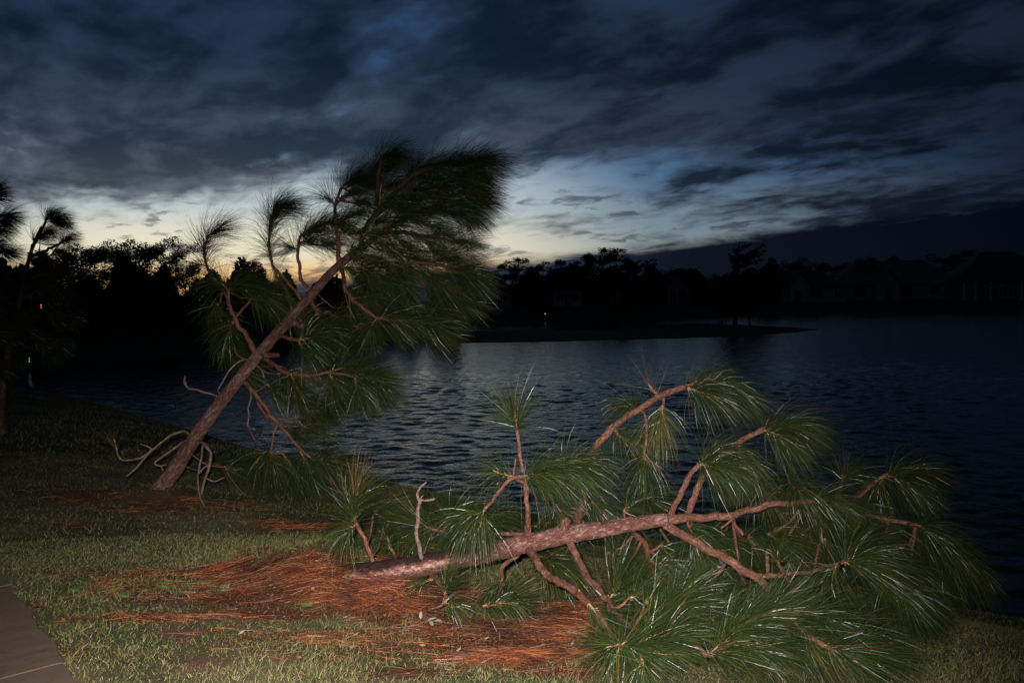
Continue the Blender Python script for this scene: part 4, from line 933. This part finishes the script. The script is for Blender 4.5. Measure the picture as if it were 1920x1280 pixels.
# ================================================================== small things on the lawn
M_PALE = mat_simple('pale_leaf', (0.24, 0.24, 0.18), 0.6, 0.2, 40)
def leaf(mb, p, d, L, w, up_=np.array([0, -.3, 1.])):
    d = np.array(d, float); d /= np.linalg.norm(d); s = np.cross(d, up_); s /= np.linalg.norm(s); n_ = np.cross(s, d)
    p = np.array(p)
    V = [p, p + d * L * .35 + s * w / 2 + n_ * w * .18, p + d * L * .75 + s * w * .4 + n_ * w * .1, p + d * L, p + d * L * .75 - s * w * .4 + n_ * w * .1, p + d * L * .35 - s * w / 2 + n_ * w * .18, p + d * L * .4, p + d * L * .75]
    mb.add(V, [(0, 1, 6, -1), (0, 6, 5, -1), (1, 2, 7, 6), (6, 7, 4, 5), (2, 3, 7, -1), (7, 3, 4, -1)])
p0 = gp(790, 1182); sr = empty('leafy_twig', p0, 'fallen twig with pale grey leaves on the grass below the fallen trunk', 'twig')
mb = MB(); stem = [np.array([-.13, .03, .012]), np.array([-.05, 0.0, .03]), np.array([.03, .01, .055]), np.array([.075, 0, .06])]
tube(mb, stem, [.0022, .002, .0018, .0012], 6, .02); tube(mb, [stem[1], np.array([0.0, -.01, .075])], [.0016, .001], 5, .02)
obj('stem', mb.mesh('stem', [M_DEAD]), sr)
for p, d, L in [((0, -.01, .075), (.05, 0, 1), .05), ((.03, .01, .055), (1, -.1, .35), .07), ((.075, 0, .06), (1, -.4, .1), .06), ((.07, 0, .06), (.6, -.8, .2), .06), ((.05, 0, .058), (.4, -.6, -.2), .05), ((-.04, 0, .03), (.3, -.7, .2), .03)]:
    mb = MB(); leaf(mb, p, d, L, .022); obj('leaf', mb.mesh('leaf', [M_PALE]), sr)
def weed(px, py, n, L, label, cc, spread=.6):
    p = gp(px, py); nn = n
    pos = np.c_[rng.normal(0, .03, nn).clip(-.042, .042), rng.normal(0, .01, nn).clip(-.008, .008), np.full(nn, -.002)]
    d = rng.normal(size=(nn, 3)) * spread; d[:, 2] = 1
    ra = np.linspace(0, 6.28, 7); mb = MB(); tube(mb, [(-.05, 0, -.012), (0, 0, .004), (.05, 0, -.012)], [.01, .02, .01], 8, .01, .2, cc)
    strands(mb, pos, d, rng.uniform(.6, 1.1, nn) * L, rng.uniform(.003, .006, nn), rng.normal(size=(nn, 3)) * .4 + np.array([.5, 0, -.9]), 4, np.tile(cc, (nn, 1)) * rng.uniform(.7, 1.3, (nn, 1)), .5)
    o = obj('weed_clump', mb.mesh('weed_clump', [M_GRASS])); o.location = p
    tag(o, label, 'weed', 'weed clumps on the lawn')
weed(505, 1062, 26, .20, 'long green grass clump leaning left of the straw heap', (.07, .12, .03))
weed(572, 1050, 14, .13, 'few upright green blades rising from the top of the straw heap', (.09, .14, .04))
weed(680, 1056, 16, .14, 'sparse green blades against the upper side of the broken trunk end', (.09, .14, .04))
weed(140, 1108, 40, .06, 'bright green weed patch in the lawn nearest the sidewalk', (.05, .12, .025), 1.0)
weed(308, 1102, 36, .07, 'bright green weed tuft below the left straw streak', (.06, .12, .03), 1.0)
weed(228, 1118, 14, .08, 'small broad-bladed green sprout between two straw streaks', (.05, .11, .035), .7)
weed(575, 1135, 30, .06, 'green sprout growing at the lower edge of the straw heap', (.06, .12, .03), 1.0)
weed(420, 1108, 34, .08, 'greyish dry weed tuft in the straw left of the heap', (.17, .18, .12), .9)
def chip(px, py, L, r, label, col, yaw, name='stick', pitch=.05):
    p = gp(px, py); mb = MB(); d = np.array([math.cos(yaw), math.sin(yaw), pitch]); q = np.array([0, 0, r + .012])
    tube(mb, [q - d * L / 2, q + np.array([0, .01, .006]), q + d * L / 2], [r * .7, r, r * .4], 7, .02, .2, nscale=80)
    o = obj(name, mb.mesh(name, [col], True)); o.location = p
    tag(o, label, 'stick')
M_WOOD = mat_simple('raw_wood', (0.6, 0.45, 0.30), 0.6, 0.2, 30)
chip(614, 1062, .07, .008, 'pale splinter of raw wood lying on top of the straw heap', M_WOOD, .2, 'wood_splinter')
chip(400, 1158, .38, .004, 'thin straight tan stick lying across the lawn left of the straw heap', M_DEAD, -.25)
chip(905, 1250, .30, .004, 'thin tan stick lying in the grass at the bottom centre', M_DEAD, .9)
chip(1088, 1268, .12, .004, 'short bent twig at the bottom edge beside the lowest needles', M_DEAD, 1.1, pitch=.5)
chip(745, 1100, .30, .0045, 'reddish twig leaning up against the lower side of the trunk', M_TWIG, .95, pitch=1.0)

# ================================================================== far shore: trees
def blob_tree(kind, h, seed, leaves):
    """returns trunk mesh, crown mesh, at the origin"""
    r = np.random.default_rng(seed)
    tb = MB(); pts = [np.array([0, 0, -.3])]; lean = r.uniform(.02, .09)
    nseg = 6
    for k in range(1, nseg + 1):
        z = h * .93 * k / nseg; pts.append(np.array([lean * z * (k / nseg) + r.normal() * .06, r.normal() * .08, z]))
    R0 = h * .017
    tube(tb, pts, [R0 * (1 - .8 * k / nseg) for k in range(nseg + 1)], 8, .5, .08, nscale=2)
    ctr = []
    P_, _ = resample(pts, [1] * len(pts), .2)
    if kind == 'pine':
        for k in range(30):
            f = r.uniform(.28, .99); b = P_[int(f * (len(P_) - 1))]; a = r.uniform(0, 6.28); ln = h * .21 * (1.25 - f) * r.uniform(.6, 1.4) + .25
            e = b + np.array([math.cos(a) * ln + .12 * h * .1, math.sin(a) * ln, ln * r.uniform(.15, .55)])
            tube(tb, [b, (b + e) / 2 + np.array([0, 0, -.05]), e], [R0 * .35, R0 * .25, R0 * .12], 5, .4)
            ctr.append((e, h * .068 * r.uniform(.7, 1.4), .75)); 
            if r.uniform() < .6: ctr.append((b * .4 + e * .6 + r.normal(size=3) * .2, h * .045 * r.uniform(.7, 1.2), .6))
        ctr.append((pts[-1], h * .05, 1.1))
    elif kind == 'broad':
        for k in range(26):
            f = r.uniform(.25, .97); b = P_[int(f * (len(P_) - 1))]; a = r.uniform(0, 6.28); ln = h * .30 * (1.15 - abs(f - .5)) * r.uniform(.5, 1.25)
            e = b + np.array([math.cos(a) * ln + .3, math.sin(a) * ln, ln * r.uniform(.2, .8)])
            tube(tb, [b, (b + e) / 2 + np.array([0, 0, -.08]), e], [R0 * .5, R0 * .3, R0 * .12], 5, .4)
            ctr.append((e, h * .085 * r.uniform(.7, 1.35), .8))
            ctr.append((b * .45 + e * .55, h * .07 * r.uniform(.7, 1.3), .8))
    else:   # wispy: long shoots blown right
        for k in range(44):
            f = r.uniform(.12, .9); b = P_[int(f * (len(P_) - 1))]; a = r.uniform(0, 6.28); ln = h * .24 * (1.2 - f * .8) * r.uniform(.5, 1.3)
            e = b + np.array([math.cos(a) * ln * .65 + .45 * ln, math.sin(a) * ln * .6, ln * r.uniform(.5, 1.1)])
            mid = (b + e) / 2 + np.array([-.1, 0, .1])
            tube(tb, [b, mid, e], [R0 * .4, R0 * .25, R0 * .08], 5, .3)
            for q in np.linspace(.3, 1, 5): ctr.append((b * (1 - q) + e * q, h * .028 * (1.5 - .8 * f), .9))
    V = []; 
    cen = np.array([c[0] for c in ctr]); rad = np.array([c[1] for c in ctr]); fl_ = np.array([c[2] for c in ctr])
    k = r.choice(len(ctr), leaves, p=rad ** 2 / (rad ** 2).sum())
    d = r.normal(size=(leaves, 3)); d /= np.linalg.norm(d, axis=1)[:, None]
    rr_ = rad[k] * r.uniform(.3, 1.15, leaves) ** .6
    p = cen[k] + d * rr_[:, None] * np.c_[np.ones(leaves), np.ones(leaves), fl_[k]]
    s = h * .011 * r.uniform(.6, 1.5, leaves)
    a = r.normal(size=(leaves, 3)); a[:, 0] += .8; a /= np.linalg.norm(a, axis=1)[:, None]
    b = np.cross(a, r.normal(size=(leaves, 3))); b /= np.linalg.norm(b, axis=1)[:, None]
    V = np.stack([p - a * s[:, None], p + b * s[:, None] * .55, p + a * s[:, None] * 1.3, p - b * s[:, None] * .55], 1).reshape(-1, 3)
    F = np.arange(leaves * 4).reshape(-1, 4)
    t = r.uniform(0, 1, (leaves, 1))
    c = np.array([.028, .045, .016]) * (1 - t) + np.array([.06, .085, .03]) * t
    cm = np_mesh('crown', V, F, np.repeat(c, 4, axis=0), False, [M_LEAF])
    return tb.mesh('trunk', [M_FARBARK], True), cm
PROTO = {}
for i_, (kd, lv) in enumerate([('pine', 5200), ('pine', 6000), ('pine', 4800), ('broad', 5200), ('broad', 4600), ('wispy', 3600)]):
    PROTO[i_] = blob_tree(kd, 10.0, 60 + i_, lv)
def ftree(px, top, D, k, label, group, name='pine_tree', wide=1.0, yaw=None):
    p = at(px, 560, D); z = hf(p.x, p.y); t = at(px, top, D).z
    h = (t - z) * (1.12 if group == 'treeline across the lake' else 1.03)
    o = empty(name, (p.x, p.y, z), label, 'tree', group)
    o.scale = (h / 10 * wide, h / 10 * wide, h / 10); o.rotation_euler = (0, 0, (random.uniform(-.5, .5) if yaw is None else yaw))
    a = bpy.data.objects.new('trunk', PROTO[k][0]); link(a, o); b = bpy.data.objects.new('crown', PROTO[k][1]); link(b, o)
    return o
random.seed(21)
ORD = ['first', 'second', 'third', 'fourth', 'fifth', 'sixth', 'seventh', 'eighth', 'ninth', 'tenth', 'eleventh', 'twelfth', 'thirteenth', 'fourteenth', 'fifteenth', 'sixteenth', 'seventeenth', 'eighteenth', 'nineteenth']
LT = [(62, 500, 52, 4, 1.3), (100, 474, 56, 3, 1.3), (145, 466, 55, 4, 1.2), (172, 462, 60, 3, 1.2), (215, 468, 58, 3, 1.0), (248, 462, 62, 4, 1.05), (272, 456, 58, 3, .95), (312, 468, 62, 3, 1.0), (345, 492, 58, 4, .95), (368, 520, 64, 1, 1.3), (400, 545, 66, 4, 1.2)]
for i_, (x, t, D_, k, w_) in enumerate(LT):
    ftree(x, t, D_, k, f'{ORD[i_]} from the left of the dark rounded trees across the cove at left', 'dark trees across the cove', 'broadleaf_tree', w_)
ftree(474, 488, 75, 1, 'lone narrow treetop seen against the glow between the leaning pine and its left boughs', None, 'pine_tree', 1.0)
CT = [(925, 512, 125, 1), (945, 497, 130, 0), (968, 491, 128, 2), (992, 505, 135, 1), (1015, 498, 130, 0), (1040, 495, 126, 2), (1062, 505, 132, 1), (1078, 497, 130, 0), (1098, 482, 128, 1), (1128, 474, 124, 2), (1152, 476, 126, 0), (1175, 492, 132, 1), (1192, 488, 128, 5), (1212, 487, 126, 5), (1248, 512, 140, 3), (1285, 524, 145, 4), (1315, 528, 140, 3), (1340, 520, 135, 4), (1420, 505, 150, 4)]
for i_, (x, t, D_, k) in enumerate(CT):
    kd = {5: 'bare-looking windblown tree', 3: 'low rounded tree', 4: 'low rounded tree'}.get(k, 'pine silhouette')
    ftree(x, t, D_, k, f'dark {kd}, {ORD[i_]} from left in the treeline across the lake', 'treeline across the lake', {5: 'windblown_tree', 3: 'broadleaf_tree', 4: 'broadleaf_tree'}.get(k, 'pine_tree'), 1.15 if k not in (3, 4) else 1.3)
ftree(1378, 446, 84, 5, 'tall feathery tree on the spit right of centre rising above the cloud bank', None, 'windblown_tree', 1.7, 0.0)
ftree(1352, 520, 86, 3, 'rounded dark bush at the left foot of the tall feathery tree', None, 'broadleaf_tree', .9)
ftree(1405, 530, 88, 4, 'rounded dark bush at the right foot of the tall feathery tree', None, 'broadleaf_tree', .9)
ftree(1480, 490, 175, 3, 'rounded treetop just left of the gabled house across the lake', None, 'broadleaf_tree', 1.1)
ftree(1518, 492, 180, 4, 'broad treetop behind the gabled house across the lake', None, 'broadleaf_tree', 1.5)
ftree(1560, 497, 180, 3, 'low treetop right behind the gabled house roof', None, 'broadleaf_tree', 1.5)
ftree(1622, 482, 170, 4, 'small round treetop between the gabled house and the wide hip-roofed house', None, 'broadleaf_tree', .8)
ftree(1765, 478, 180, 3, 'treetop behind the right end of the wide hip-roofed house', None, 'broadleaf_tree', 1.6)
ftree(1800, 482, 180, 4, 'treetop between the hip-roofed house and the rightmost house', None, 'broadleaf_tree', 1.4)
# small dark bushes at the water's edge on the spit, and reeds
for x, y0, t, D_, lb in [(1000, 628, 588, 70, 'dark waterside bush on the spit left of the reeds'), (1166, 625, 575, 68, 'taller dark waterside bush on the spit right of the reeds')]:
    p = at(x, 600, D_); z = hf(p.x, p.y); h = at(x, t, D_).z - z
    o = empty('waterside_bush', (p.x, p.y, z), lb, 'bush', 'bushes on the spit'); o.scale = (h / 10 * .95, h / 10 * .95, h / 10)
    a = bpy.data.objects.new('stem', PROTO[3][0]); link(a, o); b = bpy.data.objects.new('foliage', PROTO[3][1]); link(b, o)
n = 1500
xs = np.concatenate([rng.uniform(1040, 1160, 900), rng.uniform(1180, 1350, 600)])
pp = np.array([at(x, 612, rng.uniform(76, 84)) for x in xs]); pp[:, 2] = hfar(pp) - .05
d0 = rng.normal(size=(n, 3)) * .25; d0[:, 2] = 1; d0[:, 0] += .55
mb = MB(); strands(mb, pp, d0, rng.uniform(.25, .75, n) * (0.55 + .6 * (np.sin(xs * .21) + 1) / 2), np.full(n, .05), np.tile([.5, 0, -.2], (n, 1)), 2, np.tile([.04, .05, .02], (n, 1)), .5)
tag(obj('reeds', mb.mesh('reeds', [M_LEAF])), 'wind-bent reeds on the low spit in the lake', 'reeds', kind='stuff')

# understorey masses that nobody could count
def mass(name, pts, hh, n, label, s=.35):
    P_ = []
    for (x0, D0_, x1, D1_, c) in pts:
        t = rng.uniform(0, 1, c); x = x0 + (x1 - x0) * t; Dd = D0_ + (D1_ - D0_) * t + rng.uniform(-2.5, 2.5, c)
        q = np.array([at(a, 560, b) for a, b in zip(x, Dd)]); q[:, 2] = hfar(q)
        top = hh * (.72 + .16 * np.sin(x * .031) + .14 * np.sin(x * .083 + 1) + .08 * np.sin(x * .019 * 7.3 + 2)) * rng.uniform(.75, 1.1, c)
        q[:, 2] += rng.uniform(0, 1, c) ** .8 * top; P_.append(q)
    p = np.concatenate(P_); L_ = len(p)
    a = rng.normal(size=(L_, 3)); a /= np.linalg.norm(a, axis=1)[:, None]; b = np.cross(a, rng.normal(size=(L_, 3))); b /= np.linalg.norm(b, axis=1)[:, None]
    ss = (s * rng.uniform(.5, 1.3, L_))[:, None]
    V = np.stack([p - a * ss, p + b * ss * .6, p + a * ss, p - b * ss * .6], 1).reshape(-1, 3)
    t = rng.uniform(0, 1, (L_, 1)); c = np.array([.022, .035, .012]) * (1 - t) + np.array([.05, .07, .025]) * t
    tag(obj(name, np_mesh(name, V, np.arange(L_ * 4).reshape(-1, 4), np.repeat(c, 4, axis=0), False, [M_LEAF])), label, 'undergrowth', kind='stuff')
mass('undergrowth', [(-150, 48, 120, 50, 26000), (100, 54, 430, 62, 34000), (400, 66, 860, 78, 22000)], 4.6, 0, 'dark undergrowth filling the shore across the cove behind the leaning pine', .22)
mass('undergrowth', [(860, 132, 1250, 140, 40000), (1230, 150, 1460, 160, 16000)], 6.3, 0, 'dark undergrowth below the treeline across the lake', .5)
mass('far_wood', [(1380, 200, 2300, 230, 22000)], 9.0, 0, 'far dark wood behind the houses across the lake', .8)

# ================================================================== houses across the lake
M_WALL = mat_simple('pale_stucco', (0.42, 0.39, 0.36), .8, .12, 1.2); M_WALL2 = mat_simple('tan_stucco', (0.26, 0.23, 0.20), .8, .12, 1.2)
M_ROOF = mat_simple('shingle_roof', (0.16, 0.15, 0.145), .9, .25, 6); M_ROOF2 = mat_simple('dark_shingle_roof', (0.06, 0.058, 0.058), .9, .25, 6)
M_TRIM = mat_simple('white_trim', (0.7, 0.7, 0.68), .6, .05, 4); M_DOOR = mat_simple('dark_door', (0.07, 0.05, 0.04), .5, .1, 4)
mt, nt_, b_ = new_mat('window_glass'); b_.inputs['Base Color'].default_value = (.01, .012, .015, 1); b_.inputs['Roughness'].default_value = .08; M_GLASS = mt
def house(px0, px1, D_, eave, ridge, label, wall, roof, wins=(), door=None, gable=None, cols=(), kind='hip', depth=10, chim=None):
    """front wall faces the lake. pixel columns px0..px1 give its ends; eave, ridge heights in metres"""
    a = at(px0, 560, D_); b = at(px1, 560, D_); Wd = (b - a).length; cx = (a + b) / 2
    z = hf(cx.x, cx.y)
    r = empty('house', (cx.x, cx.y, z), label, 'house', 'houses across the lake')
    ang_ = math.atan2(-cx.x, cx.y) * .6 + .16
    r.rotation_euler = (0, 0, ang_)
    w2 = Wd / 2
    S = Wd / (px1 - px0)
    def X_(px): return (px - (px0 + px1) / 2) * S
    mb = MB(); mb.box(-w2, w2, 0, depth, -.5, eave)
    if kind == 'gable': mb.add([(-w2, 0.0, eave), (w2, 0.0, eave), (0, 0.0, ridge - .1), (-w2, depth, eave), (w2, depth, eave), (0, depth, ridge - .1)], [(0, 1, 2, -1), (5, 4, 3, -1)])
    wl = obj('wall', mb.mesh('wall', [wall]), r)
    ov = .5; mb = MB(); th = .14
    if kind == 'hip':
        rx = max(.4, w2 - depth * .5)
        V = [(-w2 - ov, -ov, eave), (w2 + ov, -ov, eave), (w2 + ov, depth + ov, eave), (-w2 - ov, depth + ov, eave), (-rx, depth / 2, ridge), (rx, depth / 2, ridge)]
        V += [(x, y, z_ - th) for x, y, z_ in V[:4]]
        mb.add(V, [(0, 1, 5, 4), (1, 2, 5, -1), (2, 3, 4, 5), (3, 0, 4, -1), (6, 7, 1, 0), (7, 8, 2, 1), (8, 9, 3, 2), (9, 6, 0, 3), (9, 8, 7, 6)])
    else:
        V = [(-w2 - ov, -ov, eave - .2), (0, -ov, ridge), (w2 + ov, -ov, eave - .2), (-w2 - ov, depth + ov, eave - .2), (0, depth + ov, ridge), (w2 + ov, depth + ov, eave - .2)]
        V += [(x, y, z_ + th) for x, y, z_ in V]
        mb.add(V, [(6, 7, 10, 9), (7, 8, 11, 10), (3, 4, 1, 0), (4, 5, 2, 1), (0, 1, 7, 6), (1, 2, 8, 7), (9, 10, 4, 3), (10, 11, 5, 4), (0, 6, 9, 3), (5, 11, 8, 2)])
    rf = obj('roof', mb.mesh('roof', [roof]), r)
    if chim is not None:
        mb = MB(); mb.box(X_(chim) - .4, X_(chim) + .4, depth / 2, depth / 2 + .8, ridge - 1, ridge + .8); obj('chimney', mb.mesh('chimney', [wall]), rf)
    if gable:
        g0, g1, gz = gable; x0, x1 = X_(g0), X_(g1); gm = (x0 + x1) / 2
        mb = MB(); mb.box(x0, x1, -1.2, -.001, -.5, eave); mb.add([(x0, -1.2, eave), (x1, -1.2, eave), (gm, -1.2, gz)], [(0, 1, 2, -1)])
        obj('porch_wall', mb.mesh('porch_wall', [wall]), r)
        V = [(x0 - .4, -1.6, eave - .15), (gm, -1.6, gz + .05), (x1 + .4, -1.6, eave - .15), (x0 - .4, depth * .4, eave - .15), (gm, depth * .4, gz + .05), (x1 + .4, depth * .4, eave - .15)]
        V += [(x, y, z_ + th) for x, y, z_ in V]
        mb = MB(); mb.add(V, [(6, 7, 10, 9), (7, 8, 11, 10), (3, 4, 1, 0), (4, 5, 2, 1), (0, 1, 7, 6), (1, 2, 8, 7), (9, 10, 4, 3), (10, 11, 5, 4), (0, 6, 9, 3), (5, 11, 8, 2)])
        obj('gable_roof', mb.mesh('gable_roof', [roof]), r)
    def inporch(x): return gable and X_(gable[0]) < x < X_(gable[1])
    for (wx, wz, ww, wh) in wins:
        x = X_(wx); y = -1.2 if inporch(x) else 0
        mb = MB()
        for q in ((x - ww / 2 - .08, x - ww / 2, wz - .08, wz + wh + .08), (x + ww / 2, x + ww / 2 + .08, wz - .08, wz + wh + .08), (x - ww / 2, x + ww / 2, wz + wh, wz + wh + .08), (x - ww / 2, x + ww / 2, wz - .08, wz), (x - .03, x + .03, wz, wz + wh)):
            mb.box(q[0], q[1], y - .07, y - .003, q[2], q[3])
        wo = obj('window', mb.mesh('window', [M_TRIM]), r)
        mb = MB(); mb.box(x - ww / 2 + .002, x + ww / 2 - .002, y - .03, y - .004, wz + .002, wz + wh - .002); obj('pane', mb.mesh('pane', [M_GLASS]), wo)
    if door:
        x = X_(door); y = -1.2 if inporch(x) else 0
        mb = MB(); mb.box(x - .6, x + .6, y - .06, y - .003, -.3, 2.3); do = obj('door', mb.mesh('door', [M_DOOR]), r)
        mb = MB(); mb.box(x + .42, x + .48, y - .12, y - .062, .9, 1.1); obj('handle', mb.mesh('handle', [M_TRIM]), do)
    for c_ in cols:
        x = X_(c_); mb = MB(); tube(mb, [(x, -2.2, -.3), (x, -2.2, eave - .16)], [.22, .18], 12, .6); mb.box(x - .3, x + .3, -2.5, -1.9, -.35, -.05); mb.box(x - .27, x + .27, -2.47, -1.93, eave - .35, eave - .16)
        obj('column', mb.mesh('column', [M_TRIM]), r)
    return r
house(1410, 1586, 158, 2.9, 6.3, 'pale gabled house across the lake right of the tall feathery tree', M_WALL, M_ROOF2, [(1458, .8, 2.0, 1.7), (1530, .8, 2.0, 1.7), (1570, .8, 1.2, 1.5)], 1493, (1478, 1516, 5.8), chim=1545)
house(1572, 1792, 165, 3.2, 8.0, 'widest house across the lake under a big grey hipped roof', M_WALL, M_ROOF, [(1614, .7, 2.2, 2.0), (1698, .6, 2.4, 2.1), (1750, .8, 1.6, 1.8)], 1662, (1640, 1682, 6.0))
house(1800, 1990, 160, 3.6, 9.6, 'rightmost house across the lake, dark with a tall roof and white porch columns', M_WALL2, M_ROOF2, [(1842, .7, 1.6, 2.2), (1890, .7, 1.8, 2.0), (1940, .7, 1.8, 2.0)], 1866, None, (1806, 1826, 1852, 1905), depth=14)
house(893, 960, 124, 2.6, 4.4, 'low house across the lake just right of the leaning pine with a lit porch lamp', M_WALL2, M_ROOF2, [(912, .8, 1.4, 1.3), (942, .8, 1.4, 1.3)], 927)
house(1036, 1092, 126, 2.7, 4.6, 'low pale house under the pines across the lake beyond the reeds', M_WALL2, M_ROOF2, [(1050, .8, 1.2, 1.3), (1078, .8, 1.2, 1.3)], 1064)
house(1148, 1174, 128, 3.2, 5.6, 'narrow pale gable-fronted house among the trees across the lake', M_WALL2, M_ROOF2, [(1155, .8, .7, 1.3)], 1166, kind='gable')
house(1250, 1292, 138, 3.0, 5.0, 'small pale gable-fronted house between the treeline and the tall feathery tree', M_WALL2, M_ROOF2, [(1261, .8, 1.0, 1.3)], 1279, kind='gable')

# lit lamps across the water
def lamp(px, py, D_, col, s, label, zg, power):
    p = at(px, py, D_); g_ = zg(p.x, p.y)
    r = empty('lamp_post', (p.x, p.y, g_), label, 'lamp')
    h = max(.3, p.z - g_); mb = MB(); tube(mb, [(0, 0, -.2), (0, 0, h - .12)], [.05, .035], 8, .5); mb.box(-.1, .1, -.1, .1, h + .1, h + .14)
    obj('post', mb.mesh('post', [M_DOOR]), r)
    mb = MB(); tube(mb, [(0, 0, h - .12), (0, 0, h - .05), (0, 0, h + .05), (0, 0, h + .10)], [.03, s, s, .03], 10, .03)
    obj('bulb', mb.mesh('bulb', [mat_emit('lit_bulb', col, power)], True), r)
lamp(891, 578, 119, (1, .8, .55, 1), .035, 'tiny white lit lamp on the shore by the low house right of the leaning pine', hf, .8)
lamp(1022, 588, 116, (1, .85, .6, 1), .035, 'tiny lit lamp on the far bank left of the reeds', hf, .8)
lamp(77, 574, 46, (1, .25, .12, 1), .03, 'faint red light among the dark trees at far left', hf, .8)
lamp(55, 674, 38.6, (.9, .9, 1, 1), .014, 'tiny white light low over the shore at far left', hf, .5)
